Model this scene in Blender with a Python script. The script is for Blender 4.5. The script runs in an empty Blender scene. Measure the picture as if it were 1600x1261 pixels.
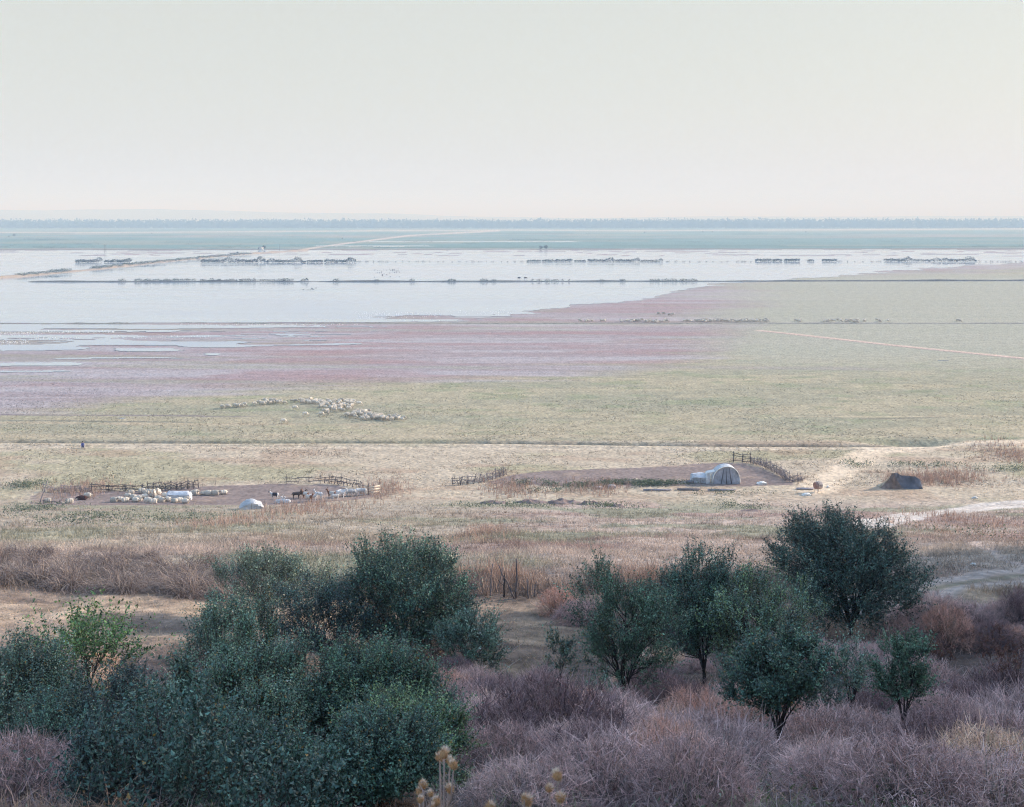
import bpy, bmesh, math, random
import numpy as np
from mathutils import Vector, Euler

# ------------------------------------------------------------------ camera, sky, sun, exposure
sc = bpy.context.scene
COL = sc.collection
H = 38.0          # eye above the flood plain
F = 1980.0        # focal length in pixels of the 1600 px wide photograph
CU, CV = 800.0, 342.0
cam = bpy.data.cameras.new('camera'); cam_o = bpy.data.objects.new('camera', cam); COL.objects.link(cam_o)
cam_o.location = (0, 0, H); cam_o.rotation_euler = (math.radians(90), 0, 0)
cam.sensor_fit = 'HORIZONTAL'; cam.sensor_width = 120.0; cam.lens = 120.0 * F / 1600.0
cam.shift_y = -(630.5 - CV) / 1600.0
cam.clip_start = 0.5; cam.clip_end = 60000
cam.dof.use_dof = True; cam.dof.focus_distance = 150; cam.dof.aperture_fstop = 34
sc.camera = cam_o

VEIL = (.234, .233, .203)
SUN_EL, SUN_AZ = math.radians(21), math.radians(24)     # azimuth measured from +x towards +y
sd = Vector((math.cos(SUN_EL) * math.cos(SUN_AZ), math.cos(SUN_EL) * math.sin(SUN_AZ), math.sin(SUN_EL)))
w = bpy.data.worlds.new('World'); sc.world = w; w.use_nodes = True
nt = w.node_tree; bg = nt.nodes['Background']
sky = nt.nodes.new('ShaderNodeTexSky'); sky.sky_type = 'NISHITA'; sky.sun_disc = False
sky.sun_elevation = SUN_EL; sky.sun_rotation = math.atan2(sd.x, sd.y)
sky.air_density = 1.3; sky.dust_density = 1.5; sky.ozone_density = 1.6
SKY = 0.145; bg.inputs[1].default_value = SKY
# pale hazy air low in the sky, thinning upward
wt = nt.nodes.new('ShaderNodeTexCoord'); ws = nt.nodes.new('ShaderNodeSeparateXYZ'); nt.links.new(wt.outputs['Generated'], ws.inputs[0])
wm = nt.nodes.new('ShaderNodeMapRange'); wm.interpolation_type = 'SMOOTHSTEP'; wm.inputs[1].default_value = .16; wm.inputs[2].default_value = .5; wm.inputs[3].default_value = .93; wm.inputs[4].default_value = 0
nt.links.new(ws.outputs[2], wm.inputs[0]); wx = nt.nodes.new('ShaderNodeMix'); wx.data_type = 'RGBA'; wx.inputs[7].default_value = (VEIL[0] / SKY, VEIL[1] / SKY, VEIL[2] / SKY, 1)
nt.links.new(wm.outputs[0], wx.inputs[0]); nt.links.new(sky.outputs[0], wx.inputs[6]); nt.links.new(wx.outputs[2], bg.inputs[0])
sl = bpy.data.lights.new('sun', 'SUN'); sl.energy = 2.25; sl.angle = math.radians(2.0); sl.color = (1.0, 0.895, 0.80)
so = bpy.data.objects.new('sun', sl); COL.objects.link(so); so.rotation_euler = sd.to_track_quat('Z', 'Y').to_euler()
vs = sc.view_settings; vs.view_transform = 'Standard'; vs.look = 'None'; vs.exposure = 1.47; vs.gamma = 1; vs.use_curve_mapping = False
HAZE = 0.00035
sc.cycles.use_denoising = True; sc.cycles.denoiser = 'OPENIMAGEDENOISE'; sc.cycles.denoising_input_passes = 'RGB_ALBEDO_NORMAL'; sc.cycles.denoising_prefilter = 'FAST'; sc.cycles.filter_width = 1.1; sc.cycles.sample_clamp_indirect = 3

rng = np.random.default_rng(7)
random.seed(7)

# ------------------------------------------------------------------ numeric helpers
def sstep(a, b, x):
    t = np.clip((x - a) / (b - a), 0, 1); return t * t * (3 - 2 * t)

def _hash(ix, iy, seed):
    h = (ix.astype(np.int64) * 374761393 + iy.astype(np.int64) * 668265263 + seed * 974634777) & 0x7fffffff
    h = ((h ^ (h >> 13)) * 1274126177) & 0x7fffffff
    return ((h ^ (h >> 16)) & 0xffffff) / float(0xffffff)

def vnoise(x, y, seed=0):
    ix = np.floor(x); iy = np.floor(y); fx = x - ix; fy = y - iy
    fx = fx * fx * (3 - 2 * fx); fy = fy * fy * (3 - 2 * fy)
    a = _hash(ix, iy, seed); b = _hash(ix + 1, iy, seed); c = _hash(ix, iy + 1, seed); d = _hash(ix + 1, iy + 1, seed)
    return (a * (1 - fx) + b * fx) * (1 - fy) + (c * (1 - fx) + d * fx) * fy

def fbm(x, y, seed=0, oct=4):
    s = 0; a = 0.5; t = 0
    for i in range(oct):
        s = s + a * vnoise(x * 2 ** i + 17.3 * i, y * 2 ** i - 9.1 * i, seed + i); t += a; a *= 0.5
    return s / t

PY = np.array([-90, -30, 0, 5, 10, 16, 20, 30, 40, 50, 56, 66, 75, 90, 110, 135, 150, 160, 165, 172, 182, 300.])
PZ = np.array([44, 40, 36.2, 34.6, 32.8, 30.7, 29.2, 26.0, 23.7, 22.3, 21.5, 20.4, 18.3, 15.0, 10.8, 6.0, 3.3, 1.75, .9, .25, 0, 0.])
def ditch_y(x): return 214.3 - 0.0035 * x - 3.0 * sstep(-10, 40, x) + 1.2 * sstep(60, 90, x)
def height(x, y):
    x = np.asarray(x, float); y = np.asarray(y, float)
    z = np.interp(y, PY, PZ)
    near = 1 - sstep(110, 175, y)
    z = z + near * ((fbm(x / 9, y / 9, 3) - .5) * 1.1 + (fbm(x / 2.2, y / 2.2, 5, 3) - .5) * .35) * sstep(-5, 12, np.abs(y))
    z = z - .5 * sstep(0, 40, x) * np.exp(-((y - 160) / 9) ** 2)
    # ditch with a low lip in front of it
    dy = y - ditch_y(x)
    wav = (fbm(x / 6, x * 0 + 3, 12) - .5)
    z = z - (1.1 + wav) * np.exp(-((dy - 1.2 - wav * 1.5) / 1.3) ** 2) + .28 * np.exp(-((dy + 2.0) / 1.5) ** 2)
    # eroded hollow where the ditch meets the path
    z = z - 1.6 * np.exp(-((x - 68) / 7) ** 2 - ((y - 217) / 2.2) ** 2)
    z = z + .9 * np.exp(-((x - 92) / 16) ** 2 - ((y - 193) / 4) ** 2) + .7 * np.exp(-((x - 80) / 9) ** 2 - ((y - 183) / 2.0) ** 2)
    # steep unseen bluff, added right of the view to shade the foreground
    toe = .404 * np.maximum(y, 0) + 16 + 4 * fbm(x / 12, y / 12, 31)
    bl = sstep(0, 34, x - toe) * (1 - sstep(86, 118, y)) * sstep(-90, -10, y)
    z = z + bl * (42 + 6 * fbm(x / 10, y / 10, 8))
    z = z + (fbm(x / 40, y / 14, 21, 3) - .5) * .12 * sstep(170, 200, y)
    return z

_ys = np.concatenate([np.arange(2, 200, .25), np.geomspace(200, 9000, 4000)])
def gp(u, v):
    """ground point that the photograph shows at (u, v)"""
    x = (u - CU) / F * _ys; rz = H - (v - CV) / F * _ys
    hz = height(x, _ys); k = np.argmax(rz <= hz)
    if k == 0: k = 1
    a = rz[k - 1] - hz[k - 1]; b = rz[k] - hz[k]; t = a / (a - b) if a != b else 0
    y = _ys[k - 1] + (_ys[k] - _ys[k - 1]) * min(max(t, 0), 1); xx = (u - CU) / F * y
    return Vector((xx, y, float(height(xx, y))))
def at(u, v, y): return Vector(((u - CU) / F * y, y, H - (v - CV) / F * y))
def on(x, y): return Vector((x, y, float(height(x, y))))
def pin(poly, u, v):
    inside = np.zeros(u.shape, bool); n = len(poly)
    for i in range(n):
        x1, y1 = poly[i]; x2, y2 = poly[(i + 1) % n]
        c = ((y1 > v) != (y2 > v)) & (u < (x2 - x1) * (v - y1) / ((y2 - y1) + 1e-9) + x1)
        inside ^= c
    return inside

# ------------------------------------------------------------------ object helpers
def tag(o, label=None, cat=None, group=None, kind=None):
    if label: o['label'] = label
    if cat: o['category'] = cat
    if group: o['group'] = group
    if kind: o['kind'] = kind
    return o
def empty(name, loc=(0, 0, 0), rz=0, label=None, cat=None, group=None):
    o = bpy.data.objects.new(name, None); COL.objects.link(o); o.location = loc; o.rotation_euler = (0, 0, rz)
    o.empty_display_size = .3
    return tag(o, label, cat, group)
def link(name, me, parent=None, loc=(0, 0, 0), mat=None):
    o = bpy.data.objects.new(name, me); COL.objects.link(o); o.location = loc
    if parent: o.parent = parent
    if mat is not None and not me.materials: me.materials.append(mat)
    return o
def npmesh(name, V, Fc, col=None, smooth=False, mats=None, mi=None):
    """V (n,3), Fc list of arrays (m,k)"""
    me = bpy.data.meshes.new(name)
    V = np.asarray(V, np.float32)
    Fs = Fc if isinstance(Fc, list) else [Fc]
    Fs = [np.asarray(f, np.int32) for f in Fs if len(f)]
    nf = sum(len(f) for f in Fs); nl = sum(f.size for f in Fs)
    me.vertices.add(len(V)); me.vertices.foreach_set('co', V.ravel())
    me.loops.add(nl); me.polygons.add(nf)
    me.loops.foreach_set('vertex_index', np.concatenate([f.ravel() for f in Fs]))
    tot = np.concatenate([np.full(len(f), f.shape[1], np.int32) for f in Fs])
    st = np.concatenate([[0], np.cumsum(tot)[:-1]]).astype(np.int32)
    me.polygons.foreach_set('loop_start', st); me.polygons.foreach_set('loop_total', tot)
    if mi is not None: me.polygons.foreach_set('material_index', np.asarray(mi, np.int32))
    if smooth: me.polygons.foreach_set('use_smooth', np.ones(nf, bool))
    if col is not None:
        a = me.color_attributes.new('Col', 'FLOAT_COLOR', 'POINT')
        c = np.ones((len(V), 4), np.float32); c[:, :3] = col; a.data.foreach_set('color', c.ravel())
    if mats:
        for m in mats: me.materials.append(m)
    me.update(calc_edges=True)
    return me
class MB:
    """collects tubes / boxes / sheets into one mesh"""
    def __init__(s): s.v = []; s.q = []; s.t = []; s.n = 0; s.c = []
    def add(s, V, Q=None, T=None, c=None):
        V = np.asarray(V, float)
        if Q is not None and len(Q): s.q.append(np.asarray(Q) + s.n)
        if T is not None and len(T): s.t.append(np.asarray(T) + s.n)
        s.v.append(V); s.n += len(V)
        s.c.append(np.tile(np.asarray(c if c is not None else (.5, .5, .5), float), (len(V), 1)) if c is None or np.ndim(c) == 1 else c)
    def tube(s, pts, rad, k=5, c=None, cap=True):
        P = np.asarray(pts, float); n = len(P); R = np.broadcast_to(np.asarray(rad, float), (n,))
        T = np.gradient(P, axis=0); T /= np.linalg.norm(T, axis=1)[:, None] + 1e-9
        up = np.array([0, 0, 1.]) if abs(T[:, 2]).mean() < .8 else np.array([1., 0, 0])
        A = np.cross(T, up); A /= np.linalg.norm(A, axis=1)[:, None] + 1e-9; B = np.cross(T, A)
        an = np.arange(k) * 2 * np.pi / k
        V = P[:, None] + R[:, None, None] * (A[:, None] * np.cos(an)[None, :, None] + B[:, None] * np.sin(an)[None, :, None])
        V = V.reshape(-1, 3); i = np.arange(n - 1)[:, None] * k; j = np.arange(k)[None]; j2 = (j + 1) % k
        Q = np.stack([i + j, i + j2, i + k + j2, i + k + j], -1).reshape(-1, 4)
        T_ = None
        if cap:
            V = np.vstack([V, P[:1], P[-1:]]); a, b = n * k, n * k + 1; jj = np.arange(k)
            T_ = np.vstack([np.stack([np.full(k, a), (jj + 1) % k, jj], -1), np.stack([np.full(k, b), (n - 1) * k + jj, (n - 1) * k + (jj + 1) % k], -1)])
        s.add(V, Q, T_, c)
    def box(s, c0, size, rz=0, col=None, tilt=0):
        x, y, z = [d / 2 for d in size]
        V = np.array([[i * x, j * y, k * z] for k in (-1, 1) for j in (-1, 1) for i in (-1, 1)], float)
        V *= 1 + .0 ; ct, st = math.cos(tilt), math.sin(tilt)
        V = np.stack([V[:, 0] * ct - V[:, 2] * st, V[:, 1], V[:, 0] * st + V[:, 2] * ct], 1)
        cr, sr = math.cos(rz), math.sin(rz)
        V = np.stack([V[:, 0] * cr - V[:, 1] * sr, V[:, 0] * sr + V[:, 1] * cr, V[:, 2]], 1) + np.asarray(c0)
        s.add(V, [[0, 2, 3, 1], [4, 5, 7, 6], [0, 1, 5, 4], [2, 6, 7, 3], [1, 3, 7, 5], [0, 4, 6, 2]], None, col)
    def grid(s, G, col=None, closed=False):
        n, m = G.shape[:2]; idx = np.arange(n * m).reshape(n, m)
        if closed: idx = np.hstack([idx, idx[:, :1]])
        Q = np.stack([idx[:-1, :-1], idx[:-1, 1:], idx[1:, 1:], idx[1:, :-1]], -1).reshape(-1, 4)
        s.add(G.reshape(-1, 3), Q, None, col if col is None or np.ndim(col) == 1 else col.reshape(-1, 3))
    def mesh(s, name, mat=None, smooth=False):
        fc = []
        if s.q: fc.append(np.vstack(s.q))
        if s.t: fc.append(np.vstack(s.t))
        return npmesh(name, np.vstack(s.v), fc, np.vstack(s.c), smooth, [mat] if mat else None)
    def build(s, name, mat, parent=None, smooth=False, loc=(0, 0, 0)):
        return link(name, s.mesh(name, mat, smooth), parent, loc)

# ------------------------------------------------------------------ materials
def mat(name, base=None, rough=.8, spec=.2, attr=False, trans=0, noise=None, bump=None, metallic=0):
    m = bpy.data.materials.new(name); m.use_nodes = True; t = m.node_tree; N = t.nodes; L = t.links
    b = N['Principled BSDF']; b.inputs['Roughness'].default_value = rough; b.inputs['Specular IOR Level'].default_value = spec
    b.inputs['Metallic'].default_value = metallic
    src = None
    if attr:
        a = N.new('ShaderNodeAttribute'); a.attribute_name = 'Col'; src = a.outputs['Color']
    else:
        r = N.new('ShaderNodeRGB'); r.outputs[0].default_value = (*base, 1); src = r.outputs[0]
    if noise:
        for (scale, amt) in noise:
            tc = N.new('ShaderNodeTexCoord'); n = N.new('ShaderNodeTexNoise'); n.inputs['Scale'].default_value = scale; n.inputs['Detail'].default_value = 6
            L.new(tc.outputs['Object'], n.inputs['Vector'])
            mr = N.new('ShaderNodeMapRange'); mr.inputs[1].default_value = .3; mr.inputs[2].default_value = .7
            mr.inputs[3].default_value = 1 - amt; mr.inputs[4].default_value = 1 + amt; L.new(n.outputs[0], mr.inputs[0])
            mx = N.new('ShaderNodeMix'); mx.data_type = 'RGBA'; mx.blend_type = 'MULTIPLY'; mx.inputs[0].default_value = 1
            L.new(src, mx.inputs[6]); L.new(mr.outputs[0], mx.inputs[7]); src = mx.outputs[2]
    L.new(src, b.inputs['Base Color'])
    if bump:
        tc = N.new('ShaderNodeTexCoord'); n = N.new('ShaderNodeTexNoise'); n.inputs['Scale'].default_value = bump[0]; n.inputs['Detail'].default_value = 5
        L.new(tc.outputs['Object'], n.inputs['Vector']); bp = N.new('ShaderNodeBump'); bp.inputs['Distance'].default_value = bump[1]; bp.inputs['Strength'].default_value = .9
        L.new(n.outputs[0], bp.inputs['Height']); L.new(bp.outputs[0], b.inputs['Normal'])
    if trans:
        tr = N.new('ShaderNodeBsdfTranslucent'); L.new(src, tr.inputs[0]); ms = N.new('ShaderNodeMixShader'); ms.inputs[0].default_value = trans
        L.new(b.outputs[0], ms.inputs[1]); L.new(tr.outputs[0], ms.inputs[2]); L.new(ms.outputs[0], N['Material Output'].inputs[0])
    return m
M_leaf = mat('leaf', attr=True, rough=.36, spec=.6, trans=.22)
M_dry = mat('dry_stalk', attr=True, rough=.75, spec=.25, trans=.2)
M_bark = mat('bark', (.055, .045, .045), .9, noise=[(6, .35)])
M_wood = mat('grey_wood', attr=True, rough=.85, noise=[(5, .3)])
M_fleece = mat('fleece', attr=True, rough=.95, spec=.1, bump=(14, .05))
def fleece_random(m):
    t = m.node_tree; N = t.nodes; b = N['Principled BSDF']; l = b.inputs['Base Color'].links[0]; src = l.from_socket
    oi = N.new('ShaderNodeObjectInfo'); mr = N.new('ShaderNodeMapRange'); mr.inputs[3].default_value = .62; mr.inputs[4].default_value = 1.0; t.links.new(oi.outputs['Random'], mr.inputs[0])
    mx = N.new('ShaderNodeMix'); mx.data_type = 'RGBA'; mx.blend_type = 'MULTIPLY'; mx.inputs[0].default_value = 1; t.links.new(src, mx.inputs[6]); t.links.new(mr.outputs[0], mx.inputs[7]); t.links.new(mx.outputs[2], b.inputs['Base Color'])
fleece_random(M_fleece)
M_sheet = mat('white_sheet', attr=True, rough=.6, spec=.3, noise=[(.9, .22), (4, .12)], bump=(1.5, .22))
M_earth = mat('bare_earth', attr=True, rough=.95, spec=.1, noise=[(.9, .3)], bump=(1.2, .25))
M_cloth = mat('cloth', attr=True, rough=.9)
M_far = mat('far_leaf', attr=True, rough=.8, spec=.2)

# ------------------------------------------------------------------ ground layout
def uv_of(x, y): return CU + F * x / y, CV + F * H / y           # only for y > 180, flat ground
PEN_L = [(58, 770), (140, 768), (222, 767), (330, 759), (450, 756), (520, 758), (575, 767), (590, 774), (545, 782), (480, 787), (430, 789.5), (50, 789.5)]
PEN_R = [(770, 752), (800, 742), (860, 735), (1000, 731), (1120, 723), (1165, 724), (1200, 735), (1240, 752), (1232, 759), (1000, 760), (780, 758)]
def wpoly(P): return [tuple(gp(u, v)[:2]) for u, v in P]
WPEN_L = wpoly([(u, v) for u, v in PEN_L]); WPEN_R = wpoly(PEN_R)
SH_U = np.array([-900, 0, 100, 200, 300, 400, 480, 560, 640, 700, 780, 830, 900, 1000, 1050, 1110, 1230, 1330, 1450, 1600, 2500])
SH_V = np.array([536, 534, 531, 527, 522, 517, 515, 513, 509, 505, 497, 489, 477, 470, 458, 446, 438, 430, 420, 411, 404.])
GR_U = np.array([-900, 0, 150, 300, 420, 600, 750, 900, 1020, 1130, 1200, 1270, 1400, 1600, 2500.])
GR_V = np.array([668, 652, 640, 622, 610, 601, 592, 585, 574, 556, 520, 462, 438, 420, 410.])
def wetness(x, y):
    yy = np.maximum(y, 180); u, v = uv_of(x, yy)
    s = np.interp(u, SH_U, SH_V)
    n1 = fbm(x / 60, y / 8, 41, 4) - .5; n2 = fbm(x / 9, y / 3.2, 43, 4) - .5; n4 = fbm(x / 120, y / 3.4, 45, 3) - .5
    soft = 3 + 9 * sstep(700, 350, u) * sstep(500, 520, v) + 6 * sstep(480, 500, v)
    wv = (s - v) / soft + (n1 * 2.2 + n2 * 2.0 + n4 * 2.2 + (vnoise(x / 4, y / 2.4, 49) - .5) * .9) * (.75 + .35 * sstep(495, 515, v))
    wv = np.clip(wv, -3, 3)
    # the main sheets are fully wet
    deep = sstep(497, 480, v) * sstep(2, 14, s - v); wv = wv + 2 * deep
    dv = (fbm(x / 40, y / 30, 46, 3) - .5) * 7
    for (u0, u1, vc, th_) in [(-300, 520, 513.5, 4.0), (-300, 260, 526.5, 3.0), (-300, 165, 545, 7.5), (60, 430, 538, 3.4), (250, 615, 540.5, 1.5), (150, 330, 549, 3.2), (280, 400, 553, 2.4), (370, 425, 532, 1.6), (-300, 175, 571, 4.2), (-300, 150, 582, 1.6), (60, 330, 561, 1.0), (330, 470, 529, 1.3)]:
        vv = v + dv * .8 + (u - u0) / (u1 - u0) * 2; wv = np.maximum(wv, 2.4 * np.exp(-((vv - vc) / th_) ** 2) * sstep(u0, u0 + 60, u) * sstep(u1, u1 - 90, u) - 1.0 + n2 * 1.6 + n4 * 1.8)
    for (u0, u1, vc, th_) in [(-300, 330, 520.5, 1.3), (40, 520, 514, .8), (-300, 120, 533, 1.2)]:
        wv = wv - 4 * np.exp(-((v + dv * .5 - vc) / th_) ** 2) * sstep(u0, u0 + 60, u) * sstep(u1, u1 - 90, u) * (n2 + .7)
    # low dry island
    wv = wv - 2.2 * np.exp(-((u - 640) / 90) ** 2 - ((v - 495) / 4.5) ** 2) * (1 + 2 * n2)
    wv = wv - 3 * np.exp(-((v - 506) / 1.6) ** 2)
    wv = wv - 9 * sstep(391.5, 389.0, v + n1 * 4)            # far shore
    wv = wv + 1.6 * np.exp(-((v - 377.6) / .8) ** 2) * sstep(520, 600, u) * sstep(1000, 850, u) * 6
    wv = wv + 8 * np.exp(-((v - 384.5) / 1.6) ** 2) * sstep(440, 520, u) * sstep(760, 640, u) * (n2 + .8)
    wv = wv - 5 * (np.abs(fbm(x / 160, y / 20, 47) - .5) < .02) * sstep(404, 400, v) * sstep(388, 392, v)
    return wv

def segd(x, y, pts):
    """distance to a polyline"""
    d = np.full(np.shape(x), 1e9)
    for (x1, y1), (x2, y2) in zip(pts[:-1], pts[1:]):
        L2 = (x2 - x1) ** 2 + (y2 - y1) ** 2
        t = np.clip(((x - x1) * (x2 - x1) + (y - y1) * (y2 - y1)) / L2, 0, 1)
        d = np.minimum(d, np.hypot(x - x1 - t * (x2 - x1), y - y1 - t * (y2 - y1)))
    return d
def smooth_path(pts, n=8):
    P = np.array(pts, float); out = []
    for i in range(len(P) - 1):
        p0 = P[max(i - 1, 0)]; p1 = P[i]; p2 = P[i + 1]; p3 = P[min(i + 2, len(P) - 1)]
        for k in range(n):
            t = k / n
            out.append(.5 * ((2 * p1) + (-p0 + p2) * t + (2 * p0 - 5 * p1 + 4 * p2 - p3) * t * t + (-p0 + 3 * p1 - 3 * p2 + p3) * t ** 3))
    out.append(P[-1]); return [tuple(p) for p in out]
ROAD = smooth_path(wpoly([(1335, 824), (1400, 811), (1470, 801), (1540, 793), (1610, 787), (1760, 778)]))
TRACK2 = smooth_path(wpoly([(1330, 945), (1420, 930), (1500, 912), (1600, 899), (1760, 884)]))
FOOT = smooth_path(wpoly([(1500, 845), (1550, 865), (1610, 888), (1700, 920)]))
PATH_UP = smooth_path(wpoly([(1275, 766), (1290, 752), (1315, 735), (1345, 715), (1375, 701), (1420, 699), (1500, 697), (1700, 695)]))
LIP = wpoly([(-100, 699), (300, 699), (700, 700.5), (1100, 702), (1375, 701)])
PINK = wpoly([(1190, 517), (1230, 521), (1400, 540), (1600, 560), (1900, 596)])
FARP = [(-300, 363), (120, 363.5), (480, 361.5), (780, 359.5), (1000, 360.5), (1700, 357)]

def ground_color(x, y):
    n0 = fbm(x / 30, y / 12, 51, 5); n1 = fbm(x / 7, y / 4, 53, 4); n2 = fbm(x / 1.6, y / 1.2, 55, 3); n3 = fbm(x / 90, y / 24, 57, 4)
    def C(a, b, t): return np.asarray(a) * (1 - t[..., None]) + np.asarray(b) * t[..., None]
    def put(c, new, m): return c * (1 - m[..., None]) + np.asarray(new) * m[..., None]
    # foreground slope: brown soil and litter, darkened to deepen shade under the scrub
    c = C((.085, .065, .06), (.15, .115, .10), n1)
    # mown / trampled straw strips left and middle
    straw = C((.27, .205, .16), (.44, .335, .25), sstep(.3, .7, n2)); straw = C(straw, straw * np.array([.62, .62, .68]), sstep(.5, .7, n1))
    yy = np.maximum(y, 5)
    m = sstep(44, 49, y + 3 * n1) * sstep(58, 54.5, y + 2 * n1 - 1) * sstep(2, -6, x); c = c * (1 - m[..., None]) + straw * m[..., None]
    m = sstep(37, 43, y + 3 * n1) * sstep(58, 51, y) * np.exp(-((x - 1.0 - (y - 46) * .12 + n1) / 1.9) ** 2) * .9; c = c * (1 - m[..., None]) + straw * .85 * m[..., None]
    m = sstep(49.5, 53, y + 2 * n1) * sstep(10, 15, x); c = c * (1 - m[..., None]) + straw * m[..., None]
    # field between the slope and the pens
    fld = C((.37, .30, .265), (.45, .375, .325), n1)
    fld = put(fld, (.30, .21, .19), sstep(.48, .62, fbm(x / 14, y / 11, 61)) * .7)
    fld = put(fld, (.22, .24, .17), sstep(.53, .66, fbm(x / 12, y / 9, 63)) * .7 * (1 - .8 * sstep(12, 18, x) * sstep(100, 90, y)))
    fld = put(fld, (.30, .27, .20), sstep(8, -8, x) * sstep(70, 100, y) * .5)
    c = c * (1 - sstep(56, 62, y)[..., None]) + fld * sstep(56, 62, y)[..., None]
    # dry pasture round the pens
    dry = C((.44, .365, .275), (.49, .415, .325), n1); dry = put(dry, (.30, .29, .17), sstep(.5, .68, fbm(x / 20, y / 12, 65)) * .55)
    dry = put(dry, (.36, .25, .18), sstep(.52, .7, fbm(x / 9, y / 5, 67)) * .5)
    m = sstep(160, 176, y); c = c * (1 - m[..., None]) + dry * m[..., None]
    # green plain
    grn = C((.295, .275, .195), (.35, .325, .24), n1); grn = put(grn, (.42, .36, .25), sstep(.46, .64, n0) * .6); grn = put(grn, (.20, .24, .13), sstep(.5, .7, n1) * .45)
    grn = put(grn, (.40, .34, .24), sstep(262, 235, y) * .4 * sstep(.35, .55, n0))
    m = sstep(215.5, 219, y + (x - 60) * 0); c = c * (1 - m[..., None]) + grn * m[..., None]
    # mauve flats
    yf = np.maximum(y, 180); u, v = uv_of(x, yf)
    st = fbm(x / 60, y / 5.5, 71, 5)
    mud = C((.31, .245, .25), (.38, .335, .345), sstep(.35, .65, st)); mud = put(mud, (.32, .205, .205), sstep(.47, .62, fbm(x / 50, y / 12, 73, 4)) * .75 * sstep(620, 590, v))
    mud = put(mud, (.28, .28, .20), sstep(.55, .7, fbm(x / 70, y / 9, 75, 4)) * .5)
    gv = np.interp(u, GR_U, GR_V) + (n3 - .5) * 30 + (st - .5) * 34
    wt_ = wetness(x, yf); damp = sstep(-1.6, .1, wt_) * (v < 640); mud = put(mud, (.33, .33, .37), damp * .35)
    m = sstep(12, -14, v - gv) * (y > 220); c = c * (1 - m[..., None]) + mud * m[..., None]
    # grey green far flats on the right
    far = C((.33, .33, .26), (.38, .36, .30), st); m2 = sstep(1050, 1230, u + (n3 - .5) * 160) * sstep(600, 540, v) * sstep(422, 436, v + (st - .5) * 8); c = c * (1 - m2[..., None]) + far * m2[..., None]
    # far green fields
    b = vnoise(x * 0 + 3 + np.floor(v / 1.7) * 7.7, np.floor(x / (260 + 0 * x) + np.floor(v / 1.7) * 3.1), 77)
    ff = C((.09, .18, .18), (.17, .25, .22), n0); ff = put(ff, (.30, .28, .20), sstep(.7, .8, b) * .5); ff = put(ff, (.08, .13, .10), sstep(.25, .15, b) * .6)
    ff = put(ff, (.36, .28, .24), sstep(.5, .62, fbm(x / 500, y / 90, 79)) * sstep(374, 370, v) * sstep(364, 367, v) * .6)
    m = sstep(389.5, 388, v + (n0 - .5) * 4); c = c * (1 - m[..., None]) + ff * m[..., None]
    pv = np.interp(u, [p[0] for p in FARP], [p[1] for p in FARP])
    c = put(c, (.62, .50, .42), np.exp(-((v - pv) / .8) ** 2) * .9)
    c = put(c, (.60, .48, .42), sstep(1.6, .6, np.abs(v - np.interp(u, [430, 520, 640, 780], [396, 383, 368, 360.5]))) * ((u > 430) & (u < 780)) * .8)
    c = put(c, (.16, .15, .12), np.exp(-((v - 389.7) / .7) ** 2) * .7)
    # beaten lines
    for (u0, u1, v0, v1, wv, cc, a) in [(-200, 420, 647, 651, .8, (.17, .13, .17), .8), (-200, 620, 660, 664, 1.6, (.46, .36, .26), .5), (-200, 330, 655, 660, .7, (.15, .15, .13), .8),
                                       (-400, 2200, 690, 692, .9, (.2, .19, .13), .5), (1100, 2100, 652, 648, 1.0, (.5, .42, .3), .6), (1300, 1500, 655, 652, .8, (.15, .13, .11), .8),
                                       (900, 2000, 504, 505.5, .7, (.2, .18, .2), .8), (-100, 1200, 507.5, 508, .9, (.48, .46, .44), .6), (1000, 1420, 573, 577, 2.5, (.30, .26, .26), .5),
                                       (-300, 300, 672, 675, 1.5, (.45, .38, .28), .4), (-300, 2200, 682, 680, 2.5, (.45, .37, .27), .45)]:
        vv = v0 + (v1 - v0) * (u - u0) / (u1 - u0) + (n1 - .5) * 2.2
        m = np.exp(-((v - vv) / wv) ** 2) * sstep(u0, u0 + 60, u) * sstep(u1, u1 - 60, u) * a * (y > 215) * sstep(.25, .5, n0)
        c = put(c, cc, m)
    # ditch sides: far wall painted as shaded, near lip as sunlit
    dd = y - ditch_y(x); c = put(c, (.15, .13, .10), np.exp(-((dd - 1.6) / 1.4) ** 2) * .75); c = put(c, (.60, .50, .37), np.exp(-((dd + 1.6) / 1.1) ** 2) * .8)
    # pens
    ed = (fbm(x / 2.5, y / 2.5, 81) - .5) * 3
    for WP in (WPEN_L, WPEN_R):
        inside = pin(WP, x + ed, y + ed * .7)
        dirt = C((.20, .155, .145), (.27, .215, .20), n1); dirt = put(dirt, (.36, .27, .21), sstep(.6, .75, fbm(x / 5, y / 3, 83)) * .5)
        c = np.where(inside[..., None], dirt, c)
    m = sstep(-60, -66, x) * pin(WPEN_L, x, y); c = put(c, (.36, .27, .2), m * .8)
    # road, tracks
    def strip(pts, hw, cc, a, edge=.6):
        nonlocal c
        d = segd(x, y, pts) + (n2 - .5) * 1.2
        c = put(c, cc, sstep(hw + edge, hw - edge, d) * a)
    strip(ROAD, 2.5, (.56, .515, .48), 1); strip(ROAD, .5, (.46, .41, .37), .6, .4)
    for k in (-1, 1):
        pts = [(a, b + 1.0 * k) for a, b in TRACK2]; strip(pts, .55, (.44, .385, .36), .85, .4)
    d = segd(x, y, TRACK2); c = put(c, (.17, .19, .13), np.exp(-(d / .3) ** 2) * .5)
    strip(FOOT, .25, (.45, .37, .34), .8, .2)
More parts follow.
